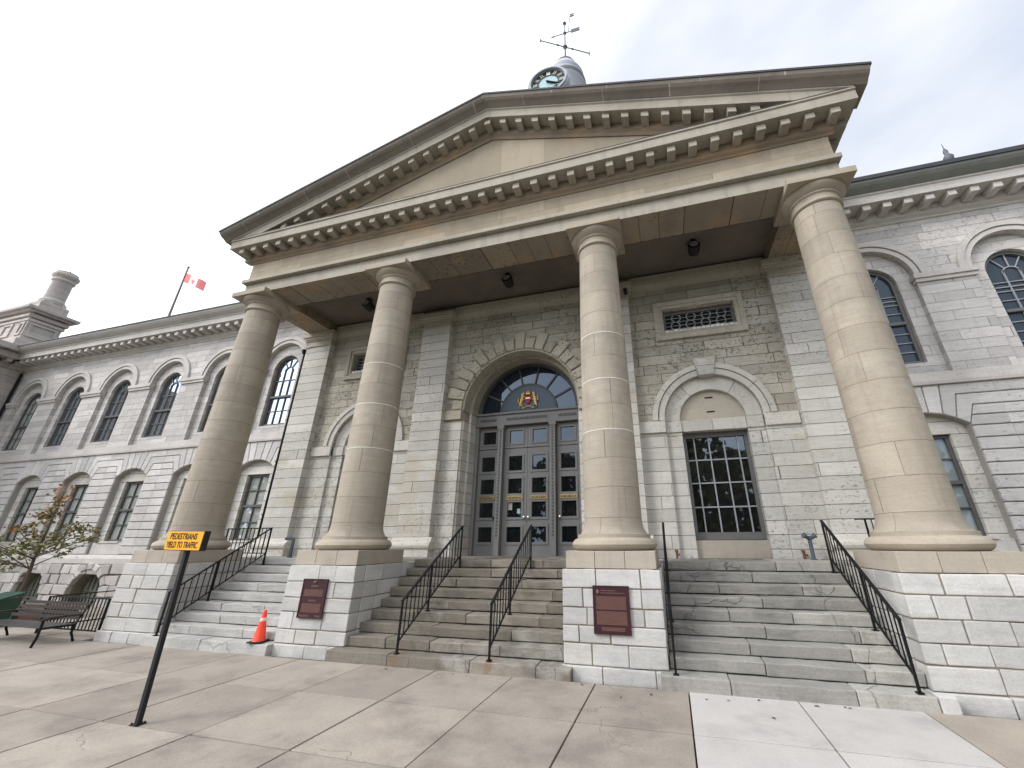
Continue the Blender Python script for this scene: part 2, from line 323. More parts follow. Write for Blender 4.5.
# leaves let a little light through
# ------------------------------------------------------------------ mesh helpers
class MB:
    def __init__(s): s.v = []; s.f = []; s.m = []
    def add(s, vs, fs, mi=0):
        o = len(s.v); s.v += [tuple(p) for p in vs]; s.f += [tuple(i + o for i in f) for f in fs]; s.m += [mi] * len(fs)
    def box(s, x0, x1, y0, y1, z0, z1, bev=0.0, mi=0, jit=0.0):
        if bev <= 0 and jit <= 0:
            vs = [(x, y, z) for z in (z0, z1) for y in (y0, y1) for x in (x0, x1)]
            s.add(vs, [(0, 2, 3, 1), (4, 5, 7, 6), (0, 1, 5, 4), (2, 6, 7, 3), (0, 4, 6, 2), (1, 3, 7, 5)], mi); return
        bm = bmesh.new(); bmesh.ops.create_cube(bm, size=1)
        for v in bm.verts:
            v.co = Vector(((x0 + x1) / 2 + v.co.x * (x1 - x0), (y0 + y1) / 2 + v.co.y * (y1 - y0), (z0 + z1) / 2 + v.co.z * (z1 - z0)))
            if jit: v.co += Vector((random.uniform(-jit, jit), random.uniform(-jit, jit), random.uniform(-jit, jit)))
        if bev: bmesh.ops.bevel(bm, geom=bm.edges[:], offset=bev, segments=2, affect='EDGES', profile=0.6)
        s.from_bm(bm, mi)
    def from_bm(s, bm, mi=0):
        bm.verts.index_update()
        s.add([v.co.copy() for v in bm.verts], [[v.index for v in f.verts] for f in bm.faces], mi); bm.free()
    def plate(s, loops, y0, y1, mi=0, axis='y'):
        """outline (x,z) with holes, given real thickness from y0 to y1"""
        loops = [[(p[0], p[1]) for p in l] for l in loops]
        flat = [p for l in loops for p in l]
        tris = tessellate_polygon([[Vector((p[0], p[1], 0)) for p in l] for l in loops])
        n = len(flat)
        P = (lambda p, y: (p[0], y, p[1])) if axis == 'y' else ((lambda p, y: (y, p[0], p[1])) if axis == 'x' else (lambda p, y: (p[0], p[1], y)))
        bm = bmesh.new()
        va = [bm.verts.new(P(p, y0)) for p in flat]; vb = [bm.verts.new(P(p, y1)) for p in flat]
        for a, b, c in tris:
            try: bm.faces.new((va[a], va[b], va[c])); bm.faces.new((vb[c], vb[b], vb[a]))
            except ValueError: pass
        o = 0
        for l in loops:
            k = len(l)
            for i in range(k):
                a, b = o + i, o + (i + 1) % k
                try: bm.faces.new((va[a], va[b], vb[b], vb[a]))
                except ValueError: pass
            o += k
        bmesh.ops.recalc_face_normals(bm, faces=bm.faces[:])
        s.from_bm(bm, mi)
    def poly(s, pts, y0, y1, bev=0.0, mi=0):
        """convex block outline (x,z) from y0 (front) to y1"""
        bm = bmesh.new()
        va = [bm.verts.new((p[0], y0, p[1])) for p in pts]; vb = [bm.verts.new((p[0], y1, p[1])) for p in pts]
        ff = bm.faces.new(va); bm.faces.new(vb[::-1])
        k = len(pts)
        for i in range(k): bm.faces.new((va[i], va[(i + 1) % k], vb[(i + 1) % k], vb[i]))
        bmesh.ops.recalc_face_normals(bm, faces=bm.faces[:])
        if bev: bmesh.ops.bevel(bm, geom=list(ff.edges), offset=bev, segments=1, affect='EDGES')
        s.from_bm(bm, mi)
    def profile(s, prof, x0, x1, axis='x', shear=0.0, mi=0, cap=True, closed=True):
        """closed profile [(y,z)] run along x (axis 'x') or [(x,z)] along y; shear lowers z with |x|"""
        n = len(prof); vs = []
        for t in (x0, x1):
            for a, z in prof:
                zz = z - shear * abs(t)
                vs.append((t, a, zz) if axis == 'x' else (a, t, zz))
        fs = [(i, (i + 1) % n, n + (i + 1) % n, n + i) for i in range(n if closed else n - 1)]
        if cap: fs += [tuple(range(n))[::-1], tuple(range(n, 2 * n))]
        bm = bmesh.new(); bv = [bm.verts.new(v) for v in vs]
        for f in fs: bm.faces.new([bv[i] for i in f])
        if closed: bmesh.ops.recalc_face_normals(bm, faces=bm.faces[:])
        s.from_bm(bm, mi)
    def lathe(s, prof, cx=0, cy=0, seg=48, mi=0, cap=True):
        vs = []; n = len(prof)
        for i in range(seg):
            a = 2 * PI * i / seg
            for r, z in prof: vs.append((cx + r * math.cos(a), cy + r * math.sin(a), z))
        fs = []
        for i in range(seg):
            j = (i + 1) % seg
            for k in range(n - 1): fs.append((i * n + k, j * n + k, j * n + k + 1, i * n + k + 1))
        if cap:
            fs.append(tuple(i * n for i in range(seg))[::-1]); fs.append(tuple(i * n + n - 1 for i in range(seg)))
        s.add(vs, fs, mi)
    def tube(s, pts, r, seg=8, mi=0):
        pts = [Vector(p) for p in pts]; rs = r if isinstance(r, (list, tuple)) else [r] * len(pts)
        o = len(s.v); vs = []; fs = []
        for i, p in enumerate(pts):
            d = (pts[min(i + 1, len(pts) - 1)] - pts[max(i - 1, 0)]).normalized()
            up = Vector((0, 0, 1)) if abs(d.z) < 0.95 else Vector((1, 0, 0))
            a = d.cross(up).normalized(); b = a.cross(d)
            for k in range(seg):
                t = 2 * PI * k / seg
                vs.append(p + (a * math.cos(t) + b * math.sin(t)) * rs[i])
        for i in range(len(pts) - 1):
            for k in range(seg):
                k2 = (k + 1) % seg
                fs.append((i * seg + k, i * seg + k2, (i + 1) * seg + k2, (i + 1) * seg + k))
        fs.append(tuple(range(seg))[::-1]); fs.append(tuple((len(pts) - 1) * seg + k for k in range(seg)))
        s.add(vs, fs, mi)
    def bar(s, p, q, w, h=None, mi=0):
        """square bar from p to q"""
        p = Vector(p); q = Vector(q); d = (q - p).normalized(); h = h or w
        up = Vector((0, 0, 1)) if abs(d.z) < 0.95 else Vector((0, 1, 0))
        a = d.cross(up).normalized() * w / 2; b = a.cross(d).normalized() * h / 2
        vs = [c + i * a + j * b for c in (p, q) for i, j in ((-1, -1), (1, -1), (1, 1), (-1, 1))]
        s.add(vs, [(3, 2, 1, 0), (4, 5, 6, 7), (0, 1, 5, 4), (1, 2, 6, 5), (2, 3, 7, 6), (3, 0, 4, 7)], mi)
    def ring(s, cx, cz, r0, r1, y0, y1, a0=0.0, a1=PI, seg=32, mi=0):
        vs = []
        for i in range(seg + 1):
            a = a0 + (a1 - a0) * i / seg; c, n_ = math.cos(a), math.sin(a)
            for r, y in ((r0, y0), (r1, y0), (r1, y1), (r0, y1)): vs.append((cx + r * c, y, cz + r * n_))
        fs = []
        for i in range(seg):
            for k in range(4): fs.append((i * 4 + k, i * 4 + (k + 1) % 4, i * 4 + 4 + (k + 1) % 4, i * 4 + 4 + k))
        fs += [(0, 3, 2, 1), tuple(seg * 4 + k for k in range(4))]
        bm = bmesh.new(); bv = [bm.verts.new(v) for v in vs]
        for f in fs: bm.faces.new([bv[i] for i in f])
        bmesh.ops.recalc_face_normals(bm, faces=bm.faces[:]); s.from_bm(bm, mi)
    def build(s, name, mats, parent=None, smooth=False, loc=None):
        me = bpy.data.meshes.new(name); me.from_pydata([tuple(v) for v in s.v], [], s.f)
        for m in (mats if isinstance(mats, (list, tuple)) else [mats]): me.materials.append(M[m])
        me.polygons.foreach_set('material_index', s.m)
        if smooth:
            me.polygons.foreach_set('use_smooth', [True] * len(me.polygons))
            if hasattr(me, 'set_sharp_from_angle'): me.set_sharp_from_angle(angle=R(38))
        me.update()
        o = bpy.data.objects.new(name, me); COL.objects.link(o)
        if parent: o.parent = parent
        if loc: o.location = loc
        return o
def thing(name, label, cat, loc=(0, 0, 0), rz=0.0, group=None):
    o = bpy.data.objects.new(name, None); COL.objects.link(o); o.location = loc; o.rotation_euler = (0, 0, rz)
    o.empty_display_size = 0.2
    o['label'] = label; o['category'] = cat
    if group: o['group'] = group
    return o
def tag(o, label, cat, group=None):
    o['label'] = label; o['category'] = cat
    if group: o['group'] = group
    return o
def structure(o): o['kind'] = 'structure'; return o
def arch(cx, hw, z0, zs, n=20):
    """round-headed opening outline"""
    return [(cx - hw, z0), (cx + hw, z0)] + [(cx + hw * math.cos(PI * i / n), zs + hw * math.sin(PI * i / n)) for i in range(n + 1)]
def seg_arch(cx, hw, z0, zs, zt, n=12):
    rise = zt - zs; r = (hw * hw + rise * rise) / (2 * rise); a = math.asin(hw / r)
    return [(cx - hw, z0), (cx + hw, z0)] + [(cx + r * math.sin(a - 2 * a * i / n), zt - r + r * math.cos(a - 2 * a * i / n)) for i in range(n + 1)]
def rect(x0, x1, z0, z1): return [(x0, z0), (x1, z0), (x1, z1), (x0, z1)]
def inset(pts, d):
    """shrink a convex outline by d"""
    n = len(pts); A = sum(pts[i][0] * pts[(i + 1) % n][1] - pts[(i + 1) % n][0] * pts[i][1] for i in range(n))
    if A < 0: pts = pts[::-1]
    out = []
    for i in range(n):
        p0, p1, p2 = Vector(pts[i - 1]), Vector(pts[i]), Vector(pts[(i + 1) % n])
        e1 = (p1 - p0).normalized(); e2 = (p2 - p1).normalized()
        n1 = Vector((-e1.y, e1.x)); n2 = Vector((-e2.y, e2.x))
        k = n1 + n2
        if k.length < 1e-4: out.append(tuple(p1 + n1 * d)); continue
        k.normalize(); out.append(tuple(p1 + k * (d / max(0.35, k.dot(n1)))))
    return out

# ================================================================== THE SETTING: GROUND
g = MB(); g.box(-400, 400, -5.95, 400, -0.30, -0.060); structure(g.build('ground', 'dirt'))
g = MB(); g.box(-400, 400, -16, -5.95, -0.32, -0.16); structure(g.build('road', 'asphalt'))
g = MB(); g.box(-400, 400, -400, -16, -0.30, -0.10); structure(g.build('lawn', 'grass'))
xs = [-60 + 1.235 * k for k in range(0, 0)]
joints = [3.555, 2.36, 1.18, -0.03, -1.26, -2.54, -3.80] + [-3.80 - 1.26 * k for k in range(1, 26)]
joints = sorted(joints)
w = MB(); nw = MB(); bw_ = MB()
rows = [(-0.90, -2.18), (-2.18, -3.48), (-3.48, -4.72), (-4.72, -5.75)]
G = 0.008
def slab(mb, x0, x1, y0, y1):
    dz = random.uniform(-0.004, 0.003)
    mb.box(x0 + G, x1 - G, y1 + G, y0 - G, -0.06, dz, bev=0.006)
for ri, (ya, yb) in enumerate(rows):
    for i in range(len(joints) - 1):
        slab(w, joints[i], joints[i + 1], ya, yb)
    for x0, x1 in ((3.555, 4.79), (4.79, 6.05)): slab(nw, x0, x1, ya, yb)
    x = 6.05
    while x < 30: slab(bw_, x, x + 1.9, ya, yb); x += 1.9
# paving that runs in to the walls beside the portico
for k in range(26):
    x = -7.9 - 1.26 * k
    slab(w, x - 1.26, x, 0.35, -0.90); slab(w, x - 1.26, x, 2.3, 0.35)
structure(w.build('pavement', 'walk')); structure(nw.build('new_pavement', 'newwalk')); structure(bw_.build('brown_pavement', 'brownwalk'))
k = MB()
for i in range(60): k.box(-60 + 2 * i + .006, -58 + 2 * i - .006, -5.95, -5.755, -0.16, -0.004, bev=0.02)
structure(k.build('kerb', 'trim'))

# ================================================================== THE TOWN HALL
hall = thing('town_hall', 'grey limestone town hall with a columned portico, pediment and arched windows', 'building')
YP, YL, YW = 2.2, 2.0, 2.4
ZL = 1.44                                  # landing level
# ---- portico wall
dz_s = 5.15
m = MB()
AR = lambda cx, r, zs, n: [(cx + r * math.cos(PI - PI * i / n), zs + r * math.sin(PI * i / n)) for i in range(n + 1)]
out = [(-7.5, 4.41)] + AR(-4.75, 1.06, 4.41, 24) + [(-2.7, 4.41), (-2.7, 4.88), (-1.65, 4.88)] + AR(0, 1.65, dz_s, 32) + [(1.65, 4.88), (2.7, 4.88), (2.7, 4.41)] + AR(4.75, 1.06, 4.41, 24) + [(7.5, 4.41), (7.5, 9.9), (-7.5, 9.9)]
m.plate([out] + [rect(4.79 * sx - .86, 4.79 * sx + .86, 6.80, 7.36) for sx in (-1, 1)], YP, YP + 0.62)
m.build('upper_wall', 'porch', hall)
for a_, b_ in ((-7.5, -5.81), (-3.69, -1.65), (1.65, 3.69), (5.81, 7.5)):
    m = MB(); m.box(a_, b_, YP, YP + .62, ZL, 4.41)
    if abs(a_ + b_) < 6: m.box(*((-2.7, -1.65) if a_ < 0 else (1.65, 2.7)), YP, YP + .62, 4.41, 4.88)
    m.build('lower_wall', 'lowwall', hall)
# recess behind each blind arch: ring of long stones, tympanum with two vent slots, window below
for sx in (-1, 1):
    cx = 4.75 * sx
    m = MB()
    lo = [(cx - 1.06, ZL), (cx - 0.71, ZL)] + [(cx - 0.71, 1.82), (cx - 0.71, 4.13)] + [(cx - 1.06, 4.13)]
    m.box(cx - 1.06, cx - 0.71, YP + 0.08, YP + 0.6, ZL, 4.13); m.build('window_jamb', 'pilaster', hall)
    m = MB(); m.box(cx + 0.71, cx + 1.06, YP + 0.08, YP + 0.6, ZL, 4.13); m.build('window_jamb', 'pilaster', hall)
    m = MB()
    for a0, a1 in ((0, 0.30), (0.30, 0.70), (0.70, 1.0)):
        m.ring(cx, 4.41, 0.72, 1.058, YP + 0.08, YP + 0.6, PI * a0 + .006, PI * a1 - .006, 14)
    m.box(cx - 1.055, cx - 0.705, YP + 0.05, YP + 0.6, 4.132, 4.40, bev=.008); m.box(cx + 0.705, cx + 1.055, YP + 0.05, YP + 0.6, 4.132, 4.40, bev=.008)
    m.box(cx - 0.70, cx - 0.02, YP + 0.09, YP + 0.6, 4.14, 4.405, bev=.008); m.box(cx - 0.014, cx + 0.70, YP + 0.09, YP + 0.6, 4.14, 4.405, bev=.008)
    m.build('arch_ring', 'porch_trim', hall)
    m = MB()
    tl = [(cx + 0.73 * math.cos(PI * i / 24), 4.40 + 0.73 * math.sin(PI * i / 24)) for i in range(25)]
    m.plate([tl, rect(cx - .09, cx + .09, 4.93, 4.975), rect(cx - .09, cx + .09, 4.58, 4.625)], YP + 0.19, YP + 0.5)
    t_ = m.build('tympanum', 'tymp', hall)
    m = MB(); m.box(cx - .1, cx + .1, YP + .24, YP + .26, 4.92, 4.99); m.box(cx - .1, cx + .1, YP + .24, YP + .26, 4.57, 4.64); m.build('vent', 'rusty', t_)
    m = MB(); m.box(cx - .71, cx + .71, YP + 0.17, YP + 0.6, ZL, 1.79); m.build('sill_panel', 'plinth', hall)
    # archivolt of two steps, imposts, keystone
    m = MB()
    for a0, a1 in ((0.0, 0.2), (0.2, 0.455), (0.545, 0.8), (0.8, 1.0)):
        m.ring(cx, 4.41, 1.06, 1.20, YP - 0.045, YP + 0.1, PI * a0 + .004, PI * a1 - .004, 12)
        m.ring(cx, 4.41, 1.215, 1.335, YP - 0.075, YP + 0.1, PI * a0 + .004, PI * a1 - .004, 12)
    for x0, x1 in ((cx - 1.75, cx - 1.06), (cx + 1.06, cx + 1.75)):
        m.box(x0, x1, YP - 0.06, YP + 0.1, 4.13, 4.405, bev=.008)
    m.build('archivolt', 'porch_trim', hall)
    m = MB(); m.poly([(cx - .17, 5.43), (cx + .17, 5.43), (cx + .255, 5.88), (cx - .255, 5.88)], YP - 0.14, YP + 0.1, bev=.015); m.build('keystone', 'pilaster', hall)
    # ground floor window
    m = MB()
    m.box(cx - .71, cx - .63, YP + .28, YP + .42, 1.80, 4.14); m.box(cx + .63, cx + .71, YP + .28, YP + .42, 1.80, 4.14)
    m.box(cx - .63, cx + .63, YP + .28, YP + .42, 4.02, 4.14); m.box(cx - .63, cx + .63, YP + .27, YP + .42, 1.80, 1.95)
    win = m.build('window', 'frame', hall)
    m = MB()
    for i in range(1, 5):
        x = cx - .63 + 1.26 * (i - .45 * (1 if i == 1 else 0)) / 5 if False else cx - .63 + [0, .17, .49, .81, 1.11][i]
        m.box(x - .014, x + .014, YP + .31, YP + .36, 1.95, 4.02)
    for i in range(1, 4):
        z = 1.95 + 2.07 * i / 4; m.box(cx - .63, cx + .63, YP + .312, YP + .358, z - .014, z + .014)
    m.build('glazing_bars', 'lead_bar', win)
    m = MB(); m.box(cx - .64, cx + .64, YP + .345, YP + .355, 1.9, 4.05); m.build('pane', 'gl_dark', win)
    # grille window in a raised frame
    gx = 4.79 * sx
    m = MB()
    x0, x1, z0, z1 = gx - 1.08, gx + 1.08, 6.50, 7.60
    for d0, d1, yy in ((0.0, .12, .075), (.12, .21, .045)):
        m.box(x0 + d0, x0 + d1, YP - yy, YP + .1, z0 + d0, z1 - d0); m.box(x1 - d1, x1 - d0, YP - yy, YP + .1, z0 + d0, z1 - d0)
        m.box(x0 + d1, x1 - d1, YP - yy, YP + .1, z1 - d1, z1 - d0); m.box(x0 + d1, x1 - d1, YP - yy, YP + .1, z0 + d0, z0 + d1)
    m.build('window_surround', 'porch_tan', hall)
    m = MB()
    for a, b_ in (((gx - .86, gx - .80), (6.8, 7.36)), ((gx + .80, gx + .86), (6.8, 7.36)), ((gx - .8, gx + .8), (7.28, 7.36)), ((gx - .8, gx + .8), (6.80, 6.86))):
        m.box(a[0], a[1], YP + .11, YP + .2, b_[0], b_[1])
    gw = m.build('grille_window', 'frame', hall)
    m = MB()
    def hexa(x, z, r):
        for q in range(8):
            a, b_ = PI * (q + .5) / 4, PI * (q + 1.5) / 4
            m.bar((x + r * math.cos(a), YP + .15, z + r * math.sin(a)), (x + r * math.cos(b_), YP + .15, z + r * math.sin(b_)), .022)
    for i in range(4):
        x = gx - .56 + .37 * i
        hexa(x, 6.97, .115); hexa(x + .03, 7.19, .115)
    for z in (6.97, 7.19): m.bar((gx - .8, YP + .152, z), (gx + .8, YP + .152, z), .014)
    m.bar((gx - .8, YP + .154, 7.08), (gx + .8, YP + .154, 7.08), .014)
    m.build('grille', 'lead_bar', gw)
    m = MB(); m.box(gx - .81, gx + .81, YP + .18, YP + .19, 6.85, 7.29); m.build('pane', 'void', gw)
    m = MB()
    for i in range(16): 
        x = gx - .84 + i * .11; m.box(x, x + .09, YP - .02, YP + .11, 6.715, 6.715 + random.uniform(.03, .085), bev=.008)
    m.build('sill', 'white', gw)

# ---- pilasters
def pilaster(cx, hw):
    m = MB(); m.box(cx - hw, cx + hw, YL, YP + .03, ZL + .45, 7.76)
    p = m.build('pilaster', 'pilaster', hall)
    m = MB()
    m.box(cx - hw - .05, cx + hw + .05, YL - .06, YP + .03, ZL, ZL + .17)
    m.profile([(YP + .03, ZL + .17), (YL - .06, ZL + .17), (YL - .10, ZL + .21), (YL - .115, ZL + .26), (YL - .10, ZL + .31), (YL - .06, ZL + .34), (YL - .04, ZL + .36), (YL - .02, ZL + .41), (YL, ZL + .45), (YP + .03, ZL + .45)], cx - hw - .09, cx + hw + .09)
    m.build('pilaster_base', 'porch_trim', p)
    m = MB()
    for z0, z1, d in ((7.76, 7.83, .035), (7.83, 7.98, .0), (7.98, 8.03, .04), (8.03, 8.10, .075), (8.10, 8.26, .12)):
        m.box(cx - hw - d, cx + hw + d, YL - d, YP + .03, z0, z1, bev=.006)
    m.build('pilaster_cap', 'porch_tan', p)
for cx in (-7.0, 7.0): pilaster(cx, .48)
for cx in (-2.63, 2.63): pilaster(cx, .46)
# cornice band at the head of the wall under the ceiling
m = MB()
for a, b_ in ((-6.5, -3.2), (-2.1, 2.1), (3.2, 6.5)):
    m.profile([(YP + .02, 8.05), (YP - .03, 8.05), (YP - .05, 8.10), (YP - .11, 8.2), (YP - .13, 8.30), (YP - .13, 8.46), (YP + .02, 8.46)], a, b_)
m.build('frieze_band', 'porch_tan', hall)

# ---- door arch
m = MB()
nv = 19
for i in range(nv):
    a0, a1 = PI * i / nv + .009, PI * (i + 1) / nv - .009
    r1 = 2.17 if i % 2 else 1.98
    if i in (0, nv - 1): r1 = 1.95
    pts = [(1.652 * math.cos(a0), dz_s + 1.652 * math.sin(a0)), (r1 * math.cos(a0), dz_s + r1 * math.sin(a0)), (r1 * math.cos(a1), dz_s + r1 * math.sin(a1)), (1.652 * math.cos(a1), dz_s + 1.652 * math.sin(a1))]
    m.poly(pts, YP - .07 + random.uniform(-.014, .014), YP + .1, bev=.018)
for sx in (-1, 1):
    m.box(*sorted((sx * 1.64, sx * 2.17)), YP - .09, YP + .3, 4.88, 5.14, bev=.012)
m.build('voussoirs', 'vous', hall)
m = MB(); m.ring(0, dz_s, 1.60, 1.68, YP - .01, YP + .8, 0, PI, 40)
m.ring(0, dz_s, 1.52, 1.64, YP + .36, YP + .9, 0, PI, 40)
m.build('door_reveal', 'vous', hall)
for sx in (-1, 1):
    m = MB(); m.box(*sorted((sx * 1.60, sx * 1.68)), YP + .06, YP + .8, ZL, 4.87); m.box(*sorted((sx * 1.54, sx * 1.62)), YP + .36, YP + .9, ZL, dz_s); m.build('door_jamb', 'lowwall', hall)
# ---- doors
YD = 3.0
m = MB()
m.box(-1.56, 1.56, YD - .12, YD + .1, 4.86, 5.14, bev=.01)
m.box(-1.58, 1.58, YD - .17, YD + .1, 5.14, 5.20, bev=.01)
m.box(-1.58, 1.58, YD - .15, YD + .1, 4.82, 4.86)
for x in (-.75, .75):
    m.box(x - .075, x + .075, YD - .16, YD + .1, ZL, 4.80, bev=.008); m.box(x - .10, x + .10, YD - .18, YD + .1, 4.72, 4.84)
for sx in (-1, 1): m.box(*sorted((sx * 1.44, sx * 1.56)), YD - .1, YD + .1, ZL, 4.82)
ds = m.build('door_surround', 'doorp', hall)
m = MB()
random.seed(3)
for x0, x1 in ((-1.40, -.92), (-.60, .60), (.92, 1.40)):
    x = x0
    while x < x1:
        wd = random.choice((.02, .03, .045)); m.box(x, min(x + wd, x1), YD - .135, YD - .11, 4.96, 5.03); x += wd + .022
for x in (-.75, .75):
    z = 1.9
    while z < 4.65: m.box(x - .022, x + .022, YD - .17, YD - .155, z, z + .05); z += .085
m.build('ornament', 'doord', ds)
def leaf(x0, x1, label=None):
    m = MB()
    hw = .19 if x1 - x0 > .6 else .175
    cx = (x0 + x1) / 2
    zp = [(1.77, 2.13), (2.37, 2.74), (2.97, 3.35), (3.57, 3.96)]
    loops = [rect(x0 + .004, x1 - .004, ZL + .01, 4.17)] + [rect(cx - hw, cx + hw, a, b_) for a, b_ in zp]
    m.plate(loops, YD, YD + .06)
    for a, b_ in zp:
        for q in (rect(cx - hw - .06, cx + hw + .06, a - .06, b_ + .06),):
            m.plate([q, rect(cx - hw - .005, cx + hw + .005, a - .005, b_ + .005)], YD - .02, YD + .001)
    d = m.build('door', 'doorp', hall)
    for a, b_ in zp:
        m = MB(); m.box(cx - hw - .01, cx + hw + .01, YD + .03, YD + .04, a - .01, b_ + .01); m.build('pane', 'gl_door', d)
    m = MB(); m.plate([rect(x0 + .004, x1 - .004, 4.19, 4.81), rect(cx - hw, cx + hw, 4.33, 4.68)], YD, YD + .06)
    m.plate([rect(cx - hw - .05, cx + hw + .05, 4.28, 4.73), rect(cx - hw - .004, cx + hw + .004, 4.326, 4.684)], YD - .02, YD + .001)
    tr = m.build('door_transom', 'doorp', hall)
    m = MB(); m.box(cx - hw - .01, cx + hw + .01, YD + .03, YD + .04, 4.32, 4.69); m.build('pane', 'gl_door', tr)
    return d, cx, hw
random.seed(5)
for x0, x1 in ((-1.44, -.83), (-.675, 0), (0, .675), (.83, 1.44)):
    d, cx, hw = leaf(x0, x1)
    m = MB(); m.box(cx - hw - .05, cx + hw + .05, YD - .035, YD - .004, 2.80, 2.905, bev=.006)
    pl = m.build('brass_plate', 'brass', d)
    m = MB(); x = cx - hw
    while x < cx + hw: 
        wd = random.choice((.02, .03)); m.box(x, x + wd, YD - .039, YD - .034, 2.83, 2.875); x += wd + random.choice((.012, .03))
    m.build('lettering', 'doord', pl)
    kx = {-1.44: x1 - .07, -.675: -.06, 0: .06, .83: x0 + .07}[x0]
    m = MB(); m.lathe([(.01, -.02), (.038, -.015), (.04, .0), (.03, .02), (.01, .025)], 0, 0, 12)
    hnd = m.build('handle', 'steel' if x0 > -1 else 'black', d, smooth=True, loc=(kx, YD - .05, 2.36)); hnd.rotation_euler = (R(90), 0, 0)
    if x0 == -.675:
        m = MB(); m.box(cx - hw + .01, cx - hw + .12, YD + .02, YD + .028, 2.55, 2.74); m.build('notice', 'plinth', d)
        m = MB(); m.box(cx + .07, cx + .16, YD + .02, YD + .028, 2.46, 2.58); m.build('sticker', 'dialb', d)
m = MB(); m.box(-1.5, 1.5, YD + .2, YD + .25, ZL, 6.7); m.build('vestibule', 'void', hall)
m = MB(); m.box(-1.6, 1.6, 2.25, 3.2, ZL - .06, ZL + .012, bev=.01); m.build('threshold', 'step2', hall)
# ---- fanlight with the painted half round and the arms
m = MB()
m.ring(0, 5.2, 1.40, 1.56, YD - .08, YD + .1, 0, PI, 40)
m.ring(0, 5.2, .80, .86, YD - .02, YD + .06, 0, PI, 32)
for i in range(1, 7):
    a = PI * i / 7
    m.bar((.84 * math.cos(a), YD + .02, 5.2 + .84 * math.sin(a)), (1.42 * math.cos(a), YD + .02, 5.2 + 1.42 * math.sin(a)), .035, .05)
fan = m.build('fanlight', 'doord', hall)
m = MB(); m.plate([[(1.45 * math.cos(PI * i / 32), 5.2 + 1.45 * math.sin(PI * i / 32)) for i in range(33)]], YD + .04, YD + .05); m.build('pane', 'gl_fan', fan)
m = MB(); m.plate([[(.805 * math.cos(PI * i / 24), 5.2 + .805 * math.sin(PI * i / 24)) for i in range(25)]], YD - .01, YD + .035); m.build('panel', 'panel_blue', fan)
# coat of arms: red shield, crown, two gilt beasts and a scroll
cz = 5.585
m = MB()
m.poly([(-.10, cz + .08), (.10, cz + .08), (.10, cz - .04), (.05, cz - .12), (0, cz - .15), (-.05, cz - .12), (-.10, cz - .04)][::-1], YD - .06, YD - .005, bev=.008, mi=0)
m.ring(0, cz + .09, .11, .16, YD - .05, YD - .005, 0.2, PI - .2, 10, mi=0)
m.lathe([(.0, cz + .15), (.05, cz + .155), (.065, cz + .19), (.05, cz + .225), (.02, cz + .245), (0, cz + .25)], 0, YD - .04, 10, mi=1, cap=False)
m.box(-.06, .06, YD - .075, YD - .03, cz + .13, cz + .155, mi=1)
m.box(-.07, .07, YD - .07, YD - .055, cz - .01, cz + .03, mi=1)
for sx in (-1, 1):
    body = [(sx * .24, cz - .20), (sx * .21, cz - .08), (sx * .19, cz + .03), (sx * .17, cz + .10)]
    m.tube([(x, YD - .035, z) for x, z in body], [.03, .042, .045, .03], 8, mi=1)
    m.lathe([(0, cz + .08), (.035, cz + .09), (.042, cz + .125), (.03, cz + .155), (0, cz + .165)], sx * .175, YD - .04, 8, mi=1, cap=False)
    for p in (((.19, .06), (.12, .08), (.10, .05)), ((.20, .0), (.13, -.02), (.11, .0)), ((.24, -.16), (.17, -.19), (.18, -.25)), ((.24, -.18), (.26, -.24), (.23, -.27)), ((.23, -.15), (.30, -.08), (.29, .04), (.27, .08))):
        m.tube([(sx * a, YD - .04, cz + b_) for a, b_ in p], .017, 6, mi=1)
    m.box(*sorted((sx * .13, sx * .17)), YD - .05, YD - .01, cz + .14, cz + .19, mi=2)
m.tube([(x, YD - .035, cz - .25 + .03 * math.cos(x * 18)) for x in [-.2 + .04 * i for i in range(11)]], .02, 6, mi=1)
m.build('coat_of_arms', ['red', 'gold', 'white'], fan, smooth=True)

# ---- columns
def column(cx, white):
    prof = [(.60, 1.88 - 1.634), (.56, 1.885 - 1.634), (.525, .31), (.50, .37), (.487, .46)]
    H0, H1 = .46, 7.75 - 1.634
    for i in range(1, 15):
        t = i / 14; r = .487 - (.487 - .408) * (t ** 1.5); prof.append((r, H0 + (H1 - H0) * t))
    m = MB(); m.lathe(prof, seg=64)
    c = m.build('column', 'col', hall, smooth=True, loc=(cx, 0, 1.634)); c['repointed'] = float(white)
    m = MB(); m.lathe([(.62, .0), (.655, .012), (.69, .045), (.707, .09), (.69, .135), (.655, .17), (.61, .186), (.605, .19), (.605, .243), (.595, .247)], seg=64)
    m.build('column_base', 'colbase', c, smooth=True)
    z = lambda a: a - 1.634
    m = MB(); m.lathe([(.41, z(7.74)), (.43, z(7.745)), (.45, z(7.77)), (.45, z(7.79)), (.43, z(7.815)), (.418, z(7.83)), (.415, z(7.93)), (.43, z(7.95)), (.445, z(7.955)), (.45, z(7.985)), (.49, z(8.01)), (.535, z(8.05)), (.562, z(8.09)), (.567, z(8.12)), (.555, z(8.14))], seg=64)
    m.build('capital', 'colbase', c, smooth=True)
    m = MB(); m.box(-.585, .585, -.60, .585, z(8.125), z(8.262), bev=.008); m.build('abacus', 'colbase', c)
for cx, wj in ((-7.0, 0), (-2.608, 1), (2.608, 1), (7.0, 0)): column(cx, wj)

